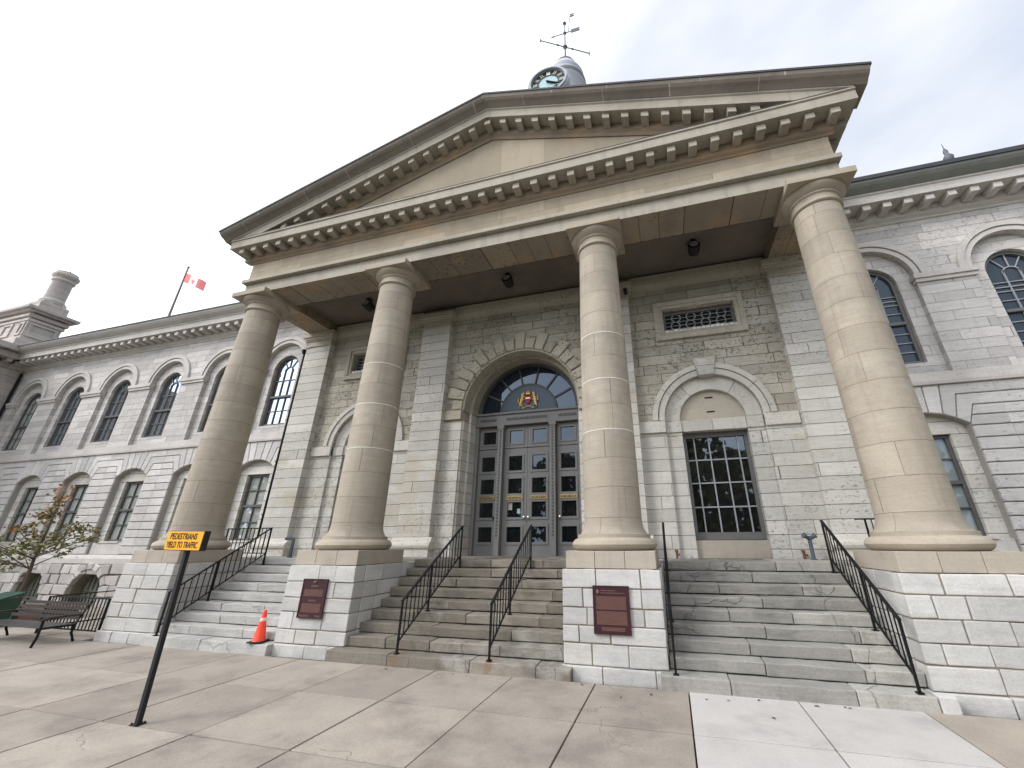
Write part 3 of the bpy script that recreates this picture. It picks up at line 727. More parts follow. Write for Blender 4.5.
# ---- pedestals of white blocks under the columns
def masonry(m, x0, x1, y0, y1, z0, z1, nrow, wmin, wmax, gap=.009, depth=.26, both=True):
    gap = .015
    hs = [1 + random.uniform(-.12, .12) for _ in range(nrow)]; s_ = sum(hs); z = z0
    for r in range(nrow):
        h = hs[r] / s_ * (z1 - z0)
        def run(a, b_):
            out = []; x = a; first = True
            while x < b_ - 1e-4:
                wd = random.uniform(wmin, wmax)
                if first and r % 2: wd *= .6
                first = False
                if b_ - (x + wd) < wmin * .7: wd = b_ - x
                out.append((x, x + wd)); x += wd
            return out
        for a, b_ in run(x0, x1):
            dy = random.uniform(-.008, .008)
            m.box(a + gap / 2, b_ - gap / 2, y0 + dy, y0 + depth, z + gap / 2, z + h - gap / 2, bev=.013, jit=.006)
        if both:
            for a, b_ in run(y0 + depth, y1):
                for xa, xb in ((x0, x0 + .2), (x1 - .2, x1)):
                    m.box(xa, xb, a + gap / 2, b_ - gap / 2, z + gap / 2, z + h - gap / 2, bev=.009, jit=.003)
        z += h
random.seed(21)
for cx in (-7.0, -2.608, 2.608, 7.0):
    m = MB(); m.box(cx - .72, cx + .72, -.72, 1.2, 0, 1.38); core = m.build('pedestal', 'mortar', hall)
    m = MB(); masonry(m, cx - .735, cx + .735, -.735, 1.22, .155, 1.387, 5, .32, .72)
    m.build('pedestal_blocks', 'block', core)
    m = MB(); x = cx - .77
    while x < cx + .76:
        wd = min(random.uniform(.4, .85), cx + .77 - x); m.box(x + .005, x + wd - .005, -.785 + random.uniform(-.01, .01), .3, -.04, .15, bev=.012, jit=.004); x += wd
    m.build('base_course', 'block', core)
    m = MB(); n_ = 3; ww = 2 * .684 / n_
    for i in range(n_): m.box(cx - .684 + ww * i + .003, cx - .684 + ww * (i + 1) - .003, -.684, .70, 1.388, 1.633, bev=.007)
    m.build('plinth', 'plinth', core)

# ---- entablature
ZA = 8.262
m = MB()
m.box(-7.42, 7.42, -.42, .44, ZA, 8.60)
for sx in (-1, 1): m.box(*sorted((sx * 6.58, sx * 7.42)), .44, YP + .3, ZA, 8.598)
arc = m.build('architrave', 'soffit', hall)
m = MB()
m.box(-7.423, 7.423, -.423, -.05, ZA + .002, 8.603)
m.box(-7.48, 7.48, -.54, .3, 8.605, 8.71, bev=.006)
for sx in (-1, 1): m.box(*sorted((sx * 7.0, sx * 7.48)), .302, YP + .3, 8.605, 8.71)
m.build('architrave_face', 'corona', hall)
m = MB(); m.box(-7.42, 7.42, -.42, 2.4, 8.712, 9.33); m.build('frieze', 'entab', hall)
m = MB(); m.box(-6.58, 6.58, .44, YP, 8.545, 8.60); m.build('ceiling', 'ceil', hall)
# bed moulding, brackets, corona; with returns along both flanks
m = MB()
bed = [(-.40, 9.31), (-.44, 9.31), (-.46, 9.35), (-.51, 9.39), (-.53, 9.43), (-.53, 9.64), (-.40, 9.64)]
m.profile(bed, -7.53, 7.53)
for sx in (-1, 1): m.profile([(sx * (7.42 + (-.42 - y)), z) for y, z in bed], -.40, 2.4, axis='y')
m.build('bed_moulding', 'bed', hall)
B = .4412
m = MB()
cor = [(-.40, 9.632), (-.87, 9.632), (-.87, 9.86), (-.90, 9.875), (-.90, 9.915), (-.40, 9.96)]
m.profile(cor, -7.885, 7.885)
for sx in (-1, 1): m.profile([(sx * (7.01 - y), z) for y, z in cor], -.398, 2.4, axis='y')
hc = m.build('horizontal_cornice', 'corona', hall)
def copies(first, spots, parent):
    first.parent = parent; first.location = spots[0]
    for p in spots[1:]:
        c_ = first.copy(); COL.objects.link(c_); c_.parent = parent; c_.location = p
m = MB(); m.box(-.082, .082, -.30, 0, 0, .155, bev=.008)
copies(m.build('bracket', 'corona'), [(kk * B, -.50, 9.475) for kk in range(-17, 18)], hc)
m = MB(); m.box(-.15, .15, -.082, .082, 0, .155, bev=.008)
copies(m.build('bracket', 'corona'), [(sx * 7.65, -.36 + B * kk, 9.475) for sx in (-1, 1) for kk in range(6)], hc)
m = MB(); m.box(-7.75, 7.75, -.905, -.60, 9.917, 9.935); m.build('cornice_flashing', 'lead', hall)
# tympanum and raking cornices
SL = .32
m = MB(); m.plate([[(-7.2, 9.93), (7.2, 9.93), (0, 11.97)]], -.42, -.1); m.build('pediment_field', 'entab', hall)
mb_, mc, my, mf = MB(), MB(), MB(), MB(); rk = []
for sx in (-1, 1):
    X1 = sx * 6.3
    mb_.profile([(-.40, 11.86), (-.45, 11.86), (-.48, 11.94), (-.53, 12.0), (-.53, 12.19), (-.40, 12.19)], 0, sx * 6.9, shear=SL)
    mc.profile([(-.40, 12.18), (-.865, 12.18), (-.865, 12.42), (-.894, 12.44), (-.894, 12.48), (-.40, 12.48)], 0, sx * 7.87, shear=SL)
    my.profile([(-.40, 12.482), (-.905, 12.482), (-.93, 12.50), (-.99, 12.535), (-1.06, 12.56), (-1.11, 12.60), (-1.135, 12.645), (-1.145, 12.665), (-.40, 12.665)], 0, sx * 8.09, shear=SL)
    mf.profile([(-.2, 12.667), (-1.165, 12.667), (-1.165, 12.722), (-.2, 12.722)], 0, sx * 8.11, shear=SL)
    for kk in range(0, 16):
        x = sx * kk * B
        if sx < 0 and kk == 0: continue
        zt = 12.175 - SL * abs(x)
        if zt < 9.99: continue
        vs = []; mk = MB(); rk.append(mk)
        for y in (-.80, -.50):
            for xx in (x - .082, x + .082):
                for z in (12.03, 12.178): vs.append((xx, y, max(9.92, z - SL * abs(xx))))
        mk.add(vs, [(0, 2, 3, 1), (4, 5, 7, 6), (0, 1, 5, 4), (2, 6, 7, 3), (0, 4, 6, 2), (1, 3, 7, 5)])
    # flank gutter cornice
    cy = [(7.5, 9.895), (7.92, 9.895), (8.0, 9.94), (8.05, 9.98), (8.085, 10.03), (8.09, 10.075), (7.5, 10.075)]
    my.profile([(sx * a, z) for a, z in cy], -.397, 3.0, axis='y')
    mf.profile([(sx * a, z) for a, z in ((7.5, 10.078), (8.11, 10.078), (8.11, 10.105), (7.5, 10.105))], -.396, 3.0, axis='y')
mb_.build('raking_bed_moulding', 'bed', hall); rc = mc.build('raking_cornice', 'corona', hall)
for mk in rk: mk.build('bracket', 'corona', rc)
my.build('gutter_moulding', 'cyma', hall); mf.build('roof_flashing', 'lead', hall)
m = MB()
for sx in (-1, 1): m.profile([(-.9, 12.60), (9.0, 12.60), (9.0, 12.668), (-.9, 12.668)], 0, sx * 8.0, shear=SL)
m.box(-7.3, 7.3, -.1, 2.3, 8.8, 9.9)
m.build('portico_roof', 'lead', hall)

# ---- wings
BAY = 2.77
def wing(sx, n, xend):
    cs = [sx * (8.8 + BAY * i) for i in range(n)]
    xa, xb = sorted((sx * 7.47, xend))
    # upper storey
    m = MB()
    m.plate([rect(xa, xb, 5.07, 9.2)] + [arch(c, .83, 5.0705 + .01, 7.5, 22) for c in cs], YW, YW + .13); m.build('wall', 'wing', hall)
    m = MB(); m.plate([rect(xa, xb, 4.86, 9.6)] + [arch(c, .53, 5.37, 7.39, 20) for c in cs], YW + .13, YW + .5); m.build('inner_wall', 'wing', hall)
    m = MB(); m.box(xa, xb, YW - .03, YW + .3, 4.86, 5.08, bev=.006)
    m.profile([(YW + .1, 4.78), (YW - .07, 4.80), (YW - .08, 4.86), (YW + .1, 4.88)], xa, xb); m.build('string_course', 'trim', hall)
    for c in cs:
        m = MB(); m.ring(c, 7.5, .83, .94, YW - .035, YW + .06, 0, PI, 24); m.ring(c, 7.5, .955, 1.085, YW - .065, YW + .06, 0, PI, 24); m.build('archivolt', 'trim', hall)
    edges = sorted([xa] + [c + d for c in cs for d in (-.83, .83)] + [xb])
    for i in range(0, len(edges), 2):
        a, b_ = edges[i], edges[i + 1]
        if b_ - a < .1: continue
        m = MB(); m.box(a - .03, b_ + .03, YW - .05, YW + .1, 7.28, 7.37, bev=.006); m.box(a - .06, b_ + .06, YW - .085, YW + .1, 7.37, 7.49, bev=.008); m.build('impost', 'trim', hall)
    # ground storey: channelled blocks over a mortar backing
    m = MB(); m.plate([rect(xa, xb, 1.18, 4.86)] + [seg_arch(c, .75, 1.445, 3.93, 4.21) for c in cs], YW + .03, YW + .17); m.build('backing_wall', 'backing', hall)
    m = MB(); m.plate([rect(xa, xb, 1.18, 4.86)] + [rect(c - .45, c + .45, 1.82, 3.79) for c in cs], YW + .17, YW + .5); m.build('recessed_wall', 'pilaster', hall)
    m = MB()
    zc = [1.45 + .2445 * i for i in range(11)]      # courses up to the springing (about 3.9)
    for c in cs:
        lo_, hi_ = c - BAY / 2, c + BAY / 2
        for i in range(10):
            z0, z1 = zc[i], zc[i + 1]
            for s2 in (-1, 1):
                e = c + s2 * .75; f = lo_ if s2 < 0 else hi_
                if not (xa - .01 <= f <= xb + .01): f = max(xa, min(xb, f))
                if abs(f - e) < .05: continue
                cuts = [e, f + (.0101 if s2 > 0 else -.0101)]
                for a, b_ in zip(cuts, cuts[1:]):
                    a, b_ = sorted((a, b_))
                    m.poly(inset(rect(a, b_, z0, z1), .010), YW - .02, YW + .06, bev=.012)
        # stepped voussoirs
        rise = .28; rr = (.75 ** 2 + rise ** 2) / (2 * rise); cc = 4.21 - rr
        ax = [.13, .36, .56, .75]; tops = [4.80, 4.80, 4.5595, 4.32]
        for s2 in (-1, 1):
            f = lo_ if s2 < 0 else hi_
            f = max(xa, min(xb, f)); fd = abs(f - c)
            az = [cc + math.sqrt(rr * rr - q * q) for q in ax]
            bx = []
            for q, z, tp in zip(ax, az, tops):
                k_ = q / (z - cc + 1.0); bx.append(q + (tp - z) * k_ * 1.0)
            zf = 3.895
            zs_ = [4.80, 4.80, 4.5595, 4.32]
            def put(poly):
                m.poly(inset([(c + s2 * x, z) for x, z in poly], .010), YW - .02, YW + .06, bev=.012)
            fd += .0101; b2, b3 = bx[2], bx[3]; xd = .75 + (b3 - .75) * .46
            put([(ax[0], az[0]), (ax[1], az[1]), (bx[1], 4.80), (bx[0], 4.80)])
            put([(ax[1], az[1]), (ax[2], az[2]), (b2, 4.5595), (fd, 4.5595), (fd, 4.80), (bx[1], 4.80)])
            put([(ax[2], az[2]), (ax[3], az[3]), (b3, 4.32), (fd, 4.32), (fd, 4.5595), (b2, 4.5595)])
            put([(xd, 4.11), (fd, 4.11), (fd, 4.32), (b3, 4.32)])
            put([(.752, zf), (fd, zf), (fd, 4.11), (xd, 4.11), (.752, az[3] + .01)])
        m.poly(inset([(c - ax[0], cc + math.sqrt(rr * rr - ax[0] ** 2)), (c + ax[0], cc + math.sqrt(rr * rr - ax[0] ** 2)), (c + ax[0] * 1.3, 4.80), (c - ax[0] * 1.3, 4.80)], .010), YW - .02, YW + .06, bev=.012)
    m.build('channelled_blocks', 'rust', hall)
    for c in cs:
        m = MB(); m.box(c - .74, c + .74, YW + .06, YW + .3, 1.45, 1.80, bev=.008); m.box(c - .5, c + .5, YW + .03, YW + .42, 1.79, 1.845, bev=.008); m.build('window_sill', 'trim', hall)
    # rock faced base
    m = MB(); m.plate([rect(xa, xb, -.05, 1.18)] + [arch(c, .74, .0, .27, 16) for c in cs], YW, YW + .4); m.build('base_wall', 'mortar', hall)
    m = MB(); m.profile([(YW + .2, 1.18), (YW - .12, 1.18), (YW - .12, 1.33), (YW - .04, 1.44), (YW + .2, 1.44)], xa, xb); m.build('base_capping', 'trim', hall)
    m = MB()
    for r_ in range(4):
        z0, z1 = -.03 + .3 * r_, -.03 + .3 * (r_ + 1); x = xa
        while x < xb:
            wd = random.uniform(.35, .75); b_ = min(x + wd, xb)
            ok = True
            for c in cs:
                hw = .80 if z0 < .40 else (.78 if z0 < .55 else .60)
                if z0 < .85 and x < c + hw and b_ > c - hw:
                    if x < c - hw - .1: b_ = c - hw
                    elif b_ > c + hw + .1: x = c + hw
                    else: ok = False
            if ok and b_ - x > .04:
                m.box(x + .008, b_ - .008, YW - .10 - random.uniform(0, .06), YW + .05, z0 + .008, z1 - .008, bev=.03, jit=.02)
            x = b_ if b_ > x else x + wd
    for c in cs:
        for i in range(9):
            a0, a1 = PI * i / 9 + .015, PI * (i + 1) / 9 - .015
            m.poly([(c + r * math.cos(a), .27 + r * math.sin(a)) for r, a in ((.75, a0), (.94, a0), (.94, a1), (.75, a1))], YW - .12 - random.uniform(0, .05), YW + .05, bev=.02)
    m.build('rock_faced_blocks', 'rock', hall)
    # windows
    for i, c in enumerate(cs):
        m = MB(); y = YW + .22
        m.plate([arch(c, .53, 5.37, 7.39, 20), arch(c, .455, 5.45, 7.39, 20)], y, y + .1)
        m.box(c - .455, c + .455, y - .02, y + .08, 6.37, 6.44)
        wn_ = m.build('window', 'dframe' if sx < 0 else 'frame', hall)
        m = MB()
        for x in (-.15, .15): m.box(c + x - .012, c + x + .012, y + .02, y + .05, 5.45, 7.45)
        for z in ((5.9,) if sx < 0 else (5.68, 5.91, 6.14, 6.67, 6.9, 7.13)): m.box(c - .455, c + .455, y + .022, y + .048, z - .010, z + .010)
        m.box(c - .455, c + .455, y + .022, y + .048, 7.0, 7.024)
        m.ring(c, 7.36, .15, .174, y + .02, y + .05, 0, PI, 12)
        for a in (.3, .5, .7): m.bar((c + .17 * math.cos(PI * a), y + .035, 7.36 + .17 * math.sin(PI * a)), (c + .46 * math.cos(PI * a), y + .035, 7.39 + .46 * math.sin(PI * a)), .022)
        m.build('glazing_bars', 'lead_bar' if sx > 0 else 'frame', wn_)
        m = MB(); m.plate([arch(c, .46, 5.44, 7.39, 20)], y + .055, y + .065); m.build('pane', 'gl_slate' if sx > 0 else ('gl_bright' if i in (0, 2, 3, 4) else 'gl_mid'), wn_)
        m = MB(); y = YW + .25
        m.plate([rect(c - .45, c + .45, 1.82, 3.79), rect(c - .38, c + .38, 1.90, 3.72)], y, y + .1)
        m.box(c - .38, c + .38, y - .015, y + .08, 2.80, 2.87)
        wn_ = m.build('window', 'dframe', hall)
        m = MB()
        m.box(c - .012, c + .012, y + .01, y + .05, 1.9, 3.72) if sx < 0 else None
        for z in (2.36, 3.30): m.box(c - .38, c + .38, y + .012, y + .048, z - .012, z + .012)
        m.build('glazing_bars', 'dframe', wn_)
        m = MB(); m.box(c - .39, c + .39, y + .055, y + .065, 1.88, 3.74); m.build('pane', 'gl_teal' if sx > 0 else 'gl_mid', wn_)
        m = MB(); y = YW + .2
        m.plate([arch(c, .74, .0, .27, 16), arch(c, .68, .06, .27, 16)], y, y + .06)
        for x in (-.4, -.2, 0, .2, .4): m.box(c + x - .01, c + x + .01, y + .01, y + .04, .05, .9)
        m.box(c - .68, c + .68, y + .012, y + .038, .36, .385); m.box(c - .68, c + .68, y + .012, y + .038, .02, .14)
        wn_ = m.build('basement_window', 'frame', hall)
        m = MB(); m.plate([arch(c, .69, .05, .27, 16)], y + .045, y + .055); m.build('pane', 'gl_base', wn_)
    # cornice
    m = MB(); m.profile([(YW + .3, 9.02), (YW - .03, 9.02), (YW - .05, 9.07), (YW - .13, 9.12), (YW - .13, 9.37), (YW + .3, 9.37)], xa, xb); m.build('bed_moulding', 'trim', hall)
    m = MB(); m.profile([(YW + .3, 9.355), (YW - .55, 9.355), (YW - .55, 9.56), (YW - .58, 9.58), (YW - .58, 9.62), (YW + .3, 9.62)], xa, xb); wc = m.build('wing_cornice', 'trim', hall)
    x = xa + .2; xs_ = []
    while x < xb: xs_.append(x); x += .43
    m = MB()
    if sx > 0:
        m.box(-.085, .085, -.38, 0, 0, .155, bev=.01); copies(m.build('bracket', 'trim'), [(x, YW - .11, 9.2) for x in xs_], wc)
    else:
        for x in xs_: m.box(x - .085, x + .085, YW - .49, YW - .11, 9.20, 9.355, bev=.01)
        q_ = m.build('bracket_row', 'trim', wc); q_['kind'] = 'stuff'
    m = MB(); m.profile([(YW + .3, 9.622), (YW - .585, 9.622), (YW - .66, 9.66), (YW - .74, 9.71), (YW - .80, 9.77), (YW - .82, 9.82), (YW + .3, 9.82)], xa, xb); m.build('gutter', 'copper' if sx > 0 else 'trim', hall)
    m = MB(); m.box(xa, xb, YW - .85, YW + .4, 9.823, 9.86 if sx < 0 else 9.93)
    m.profile([(YW + .3, 9.80), (YW + .3, 9.93), (9.5, 11.2), (9.5, 9.8)], xa, xb)
    m.build('roof', 'lead', hall)
random.seed(8)
wing(-1, 6, -24.1); wing(1, 2, 13.6)
m = MB(); m.box(-24, -7.5, YW + .52, 14, -.05, 9.7); m.box(7.5, 13.5, YW + .52, 14, -.05, 9.7); m.box(-7.5, 7.5, 3.3, 14, -.05, 9.7); m.build('core', 'void', hall)

# ---- drainpipe beside the left hand pilaster
m = MB(); m.tube([(-7.54, YL + .02, 7.62), (-7.54, YL + .02, 1.5)], .035, 10)
for z in (2.5, 4.0, 5.6, 7.0): m.box(-7.60, -7.478, YL + .0, YL + .06, z, z + .04)
m.lathe([(.03, 7.55), (.075, 7.62), (.085, 7.70), (.085, 7.72)], -7.56, YL + .02, 12)
m.build('drainpipe', 'iron', hall, smooth=True)
m = MB(); m.tube([(-24.0, YW - .09, 8.9), (-24.0, YW - .09, 1.4)], .05, 10); m.build('drainpipe', 'iron', hall, smooth=True)

# ---- end pavilion beyond the left wing, with its stack
px0, px1 = -36, -24.1
m = MB(); m.box(px0, px1, -4.0, 14, -.05, 9.3); m.build('pavilion_wall', 'pav', hall)
m = MB()
z = 1.4
while z < 4.8: m.box(px1, px1 + .05, -4.0, YW - .03, z + .01, z + .232, bev=.012); z += .2445
m.box(px1, px1 + .09, -4, YW - .05, 4.8, 5.05)
m.build('pavilion_blocks', 'rust', hall)
m = MB()
for d, z0, z1 in ((.12, 9.02, 9.2), (.55, 9.355, 9.62), (.82, 9.66, 9.9)): m.box(px0, px1 + d, -4.2, 14, z0, z1)
y = -3.5
while y < 1.9: m.box(px1, px1 + .48, y - .085, y + .085, 9.2, 9.355); y += .43
m.build('pavilion_cornice', 'pav', hall)
ax0, ax1, ay0, ay1 = -28.6, -24.62, 1.90, 3.05
m = MB(); m.box(ax0, ax1, ay0, ay1, 9.9, 11.75)
m.build('attic_block', 'pav', hall)
m = MB()
m.box(ax0, ax1 + .12, ay0 - .12, ay1 + .12, 9.9, 10.6, bev=.02)
for a, b_ in ((-25.1, -24.72), (-26.3, -25.6), (-27.6, -26.8)): m.plate([rect(a, b_, 10.8, 11.5), rect(a + .1, b_ - .1, 10.9, 11.4)], ay0 - .05, ay0 + .02)
m.plate([rect(ay0 + .1, ay1 - .1, 10.8, 11.5), rect(ay0 + .2, ay1 - .2, 10.9, 11.4)], ax1 - .02, ax1 + .05, axis='x')
for d, z0, z1 in ((.06, 11.55, 11.68), (.12, 11.75, 11.9), (.0, 11.9, 12.0), (.2, 12.0, 12.1), (.34, 12.1, 12.24)): m.box(ax0, ax1 + d, ay0 - d, ay1 + d, z0, z1, bev=.015)
m.box(-26.0, ax1 - .05, ay0 + .06, ay1 - .06, 12.24, 12.75, bev=.03); m.box(-25.9, ax1 - .15, ay0 + .16, ay1 - .16, 12.75, 12.9, bev=.03)
m.build('attic_cornice', 'pav', hall)
m = MB(); cx, cy = -25.2, 2.5
m.lathe([(.46, 12.85), (.46, 13.0), (.40, 13.05), (.375, 13.15), (.355, 14.12), (.38, 14.16), (.42, 14.19), (.42, 14.27), (.39, 14.31), (.47, 14.42), (.49, 14.54), (.46, 14.6), (.40, 14.63), (.40, 14.71), (.3, 14.74)], cx, cy, 32)
ch = m.build('chimney', 'pav', hall, smooth=True)
m = MB(); m.tube([(cx + .12, cy, 14.7), (cx + .12, cy, 14.9)], .02, 6); m.build('chimney_pipe', 'iron', ch)

# ---- clock lantern of the dome over the pediment
cx, cy = 0.0, 9.3
m = MB()
m.lathe([(3.6, 14), (3.5, 19), (3.2, 21.5), (2.6, 23.3), (1.9, 24.55), (1.35, 25.65), (1.12, 26.25), (1.05, 27.95), (1.1, 28.05), (1.16, 28.55), (1.27, 28.80), (1.3, 28.90), (1.3, 29.25), (1.2, 29.35), (1.14, 29.75), (1.2, 29.90), (1.16, 30.05), (.98, 30.40), (.84, 30.80), (.7, 31.05)], cx, cy, 40)
tw = m.build('clock_lantern', 'tower', hall, smooth=True)
m = MB(); m.lathe([(.66, 30.95), (.72, 31.10), (.70, 31.25), (.55, 31.35), (.3, 31.45), (.12, 31.65)], cx, cy, 14); m.lathe([(1.31, 28.91), (1.32, 29.05), (1.31, 29.24)], cx, cy, 40); m.build('lantern_cap', 'towerd', tw)
def dial(rz):
    mm = Matrix.Translation((cx - .3, cy, 0)) @ Matrix.Rotation(rz, 4, 'Z')
    def fin(m, name, mats, sm=False):
        m.v = [tuple(mm @ Vector(v)) for v in m.v]; return m.build(name, mats, tw, smooth=sm)
    zc_, yf, rd = 24.85, -3.1, .98
    m = MB(); m.ring(0, zc_, rd, rd + .17, yf - .1, yf + 2.2, 0, 2 * PI, 40); m.ring(0, zc_, rd - .02, rd + .08, yf - .2, yf, 0, 2 * PI, 40); fin(m, 'dial_rim', 'tower', True)
    m = MB(); m.plate([[(rd * math.cos(2 * PI * i / 40), zc_ + rd * math.sin(2 * PI * i / 40)) for i in range(40)]], yf, yf + .1); fin(m, 'clock_face', 'dial')
    m = MB(); m.plate([[(.52 * math.cos(2 * PI * i / 32), zc_ + .52 * math.sin(2 * PI * i / 32)) for i in range(32)]], yf - .02, yf - .002); fin(m, 'face_centre', 'dialb')
    m = MB()
    for i in range(12):
        a = 2 * PI * i / 12
        for d in (-.055, .055) if i % 3 else (-.075, 0, .075):
            m.bar(((.62) * math.cos(a) - d * math.sin(a), yf - .02, zc_ + .62 * math.sin(a) + d * math.cos(a)), (.88 * math.cos(a) - d * math.sin(a), yf - .02, zc_ + .88 * math.sin(a) + d * math.cos(a)), .07, .03)
    fin(m, 'numerals', 'dialn')
    m = MB(); m.bar((0, yf - .06, zc_), (.68, yf - .06, zc_ - .32), .07, .03); m.bar((-.1, yf - .09, zc_ + .07), (.36, yf - .09, zc_ - .24), .11, .03); fin(m, 'clock_hands', 'black')
dial(0); dial(PI / 2)
m = MB(); vx, vy = cx + .02, cy
m.tube([(vx, vy, 31.15), (vx, vy, 36.55)], [.07, .025], 8)
for q in range(4): 
    a = PI / 4 + q * PI / 2; m.tube([(vx + .45 * math.cos(a), vy + .45 * math.sin(a), 31.05), (vx + .3 * math.cos(a), vy + .3 * math.sin(a), 31.65), (vx + .05 * math.cos(a), vy + .05 * math.sin(a), 32.15)], .04, 6)
for a in (0.5,):
    d = Vector((math.cos(a), math.sin(a), 0)) * 1.75
    c_ = Vector((vx, vy, 33.45)); m.tube([c_ - d, c_ + d], .035, 6)
    for e in (c_ - d, c_ + d): m.bar(e + Vector((0, 0, -.16)), e + Vector((0, 0, .16)), .07)
    for e in (c_ - d * .3, c_ + d * .3): m.lathe([(0, 33.35), (.08, 33.45), (0, 33.55)], e.x, e.y, 8, cap=False)
m.lathe([(0, 33.25), (.16, 33.45), (0, 33.65)], vx, vy, 10, cap=False); m.lathe([(0, 34.90), (.12, 35.05), (0, 35.20)], vx, vy, 10, cap=False); m.lathe([(0, 36.05), (.13, 36.20), (0, 36.35)], vx, vy, 10, cap=False)
m.tube([(vx - .85, vy, 35.05), (vx + .9, vy, 35.05)], .03, 6)
m.poly([(vx + .45, 34.87), (vx + 1.1, 34.87), (vx + .98, 35.05), (vx + 1.1, 35.23), (vx + .45, 35.23)], vy - .02, vy + .02)
m.poly([(vx - 1.0, 35.05), (vx - .78, 34.95), (vx - .78, 35.15)], vy - .02, vy + .02)
m.tube([(vx + .25, vy, 35.05), (vx + .42, vy, 37.05)], .022, 6); m.poly([(vx + .42, 36.75), (vx + .72, 36.80), (vx + .62, 36.95), (vx + .72, 37.10), (vx + .42, 37.10)], vy - .02, vy + .02)
m.build('weather_vane', 'towerd', tw)

# ================================================================== STAIRS
random.seed(33)
RUN, RISE, NST = .245, .16, 9
def stairs(name_label, x0, x1, first, mat, cat='staircase'):
    st = thing('stone_staircase', name_label, cat, ((x0 + x1) / 2, -.9, 0))
    ox, oy = (x0 + x1) / 2, -.9
    for i in range(NST):
        y = -.92 + RUN * i; z = RISE * i
        a, b_ = first if i == 0 else (x0, x1)
        yback = y + .5 if i < NST - 1 else YP - .004
        m = MB(); x = a
        while x < b_ - .01:
            wd = random.uniform(.7, 1.5)
            if b_ - (x + wd) < .4: wd = b_ - x
            dy, dz = random.uniform(-.010, .010), random.uniform(-.006, .004)
            bm = bmesh.new(); bmesh.ops.create_cube(bm, size=1)
            bmesh.ops.subdivide_edges(bm, edges=[e for e in bm.edges if abs((e.verts[0].co - e.verts[1].co).x) > .5], cuts=5)
            zb = z + random.uniform(.004, .010) if i else -.05
            X0, X1, Y0, Y1, Z0, Z1 = x + .004 - ox, x + wd - .004 - ox, y + dy - oy, yback - oy, zb, z + RISE + dz
            for v in bm.verts:
                top = v.co.z > 0; front = v.co.y < 0
                v.co = Vector(((X0 + X1) / 2 + v.co.x * (X1 - X0), Y0 if front else Y1, Z1 if top else Z0))
                if front: v.co.y += random.uniform(-.007, .007)
                if top: v.co.z += random.uniform(-.006, .003)
                if front and not top: v.co.y += .022 if i else .0
                if front and top: v.co.z -= random.uniform(0, .016); v.co.y += random.uniform(0, .015)
            bmesh.ops.bevel(bm, geom=[e for e in bm.edges if all(v.co.z > zb + .05 for v in e.verts) or all(v.co.y < Y0 + .05 for v in e.verts)], offset=.012, segments=2, affect='EDGES', profile=.5)
            m.from_bm(bm); x += wd
        m.build('step', mat, st)
    return st
stairs('middle flight of worn brown-grey stone steps climbing to the double doors, with two railings', -1.87, 1.87, (-2.05, 2.03), 'step2')
stairs('right flight of grey stone steps with dark patches, below the many-paned window', 3.346, 6.262, (3.22, 6.22), 'step')
stairs('left flight of pale stone steps with a traffic cone at its foot', -6.262, -3.346, (-6.25, -3.28), 'step3')
m = MB()
for a, b_ in ((-7.7, -6.266), (-3.342, -1.874), (1.874, 3.342), (6.266, 7.7)): m.box(a, b_, 1.225, YP - .004, .0, ZL - .004)
m.build('landing', 'step', hall)
# end blocks of the bottom steps
m = MB(); m.box(6.225, 6.40, -.93, -.79, -.03, .155, bev=.014); m.build('end_block', 'block', hall)

# ================================================================== RAILINGS
def railing(label, x, ya=-.86, yb=1.02, za=RISE, zb=ZL, ha=.73, hb=.645, nb=15, mids=(.42,), extra=None):
    r = thing('stair_railing', label, 'railing', (x, ya, za), group=None)
    O = Vector((x, ya, za)); P = lambda y, z, xx=0: Vector((xx, y - ya, z - za))
    sl = ((zb + hb) - (za + ha)) / (yb - ya)
    H = lambda y: za + ha + sl * (y - ya)
    LO = .575
    m = MB(); m.bar(P(ya - .015, H(ya - .015)), P(yb + .015, H(yb + .015)), .042, .022); m.build('handrail', 'iron', r)
    m = MB(); m.bar(P(ya, H(ya) - LO), P(yb, H(yb) - LO), .026, .016); m.build('bottom_rail', 'iron', r)
    def foot(y):
        i = max(0, min(NST - 1, int((y + .92) / RUN))); return RISE * (i + 1)
    for y in [ya, yb] + [ya + (yb - ya) * t for t in mids]:
        m = MB(); f = foot(y) - .004; m.bar(P(y, f), P(y, H(y) - .004), .028); m.box(-.035, .035, y - ya - .035, y - ya + .035, f - za, f - za + .012); m.build('newel_post', 'iron', r)
    for i in range(nb):
        y = ya + (yb - ya) * (i + 1) / (nb + 1)
        if any(abs(y - (ya + (yb - ya) * t)) < .03 for t in mids): continue
        m = MB(); m.bar(P(y, H(y) - LO), P(y, H(y) - .006), .014); m.build('baluster', 'iron', r)
    return r, P, H
railing('black iron railing on the left side of the middle steps, ending at rust stains', -.77)
railing('black iron railing on the right side of the middle steps, nearest the dense-text plaque', .79)
railing('black iron railing seen edge-on beside the column pedestal of the right steps', 3.42)
railing('black iron railing down the right edge of the right steps against white blocks', 6.08)
r_, P, H = railing('black iron railing down the left steps, turning level behind the leftmost column', -5.99, hb=.67)
m = MB(); m.bar(P(1.02, H(1.02), 0), P(1.02, H(1.02), -1.4), .042, .022); m.build('handrail', 'iron', r_)
m = MB(); m.bar(P(1.02, ZL + .1, 0), P(1.02, ZL + .1, -1.4), .02); m.build('bottom_rail', 'iron', r_)
for i in range(11):
    m = MB(); x = -1.4 + .125 * i; m.bar(P(1.02, ZL + (.0 if i == 0 else .1), x), P(1.02, H(1.02), x), .028 if i == 0 else .014); m.build('baluster', 'iron', r_)
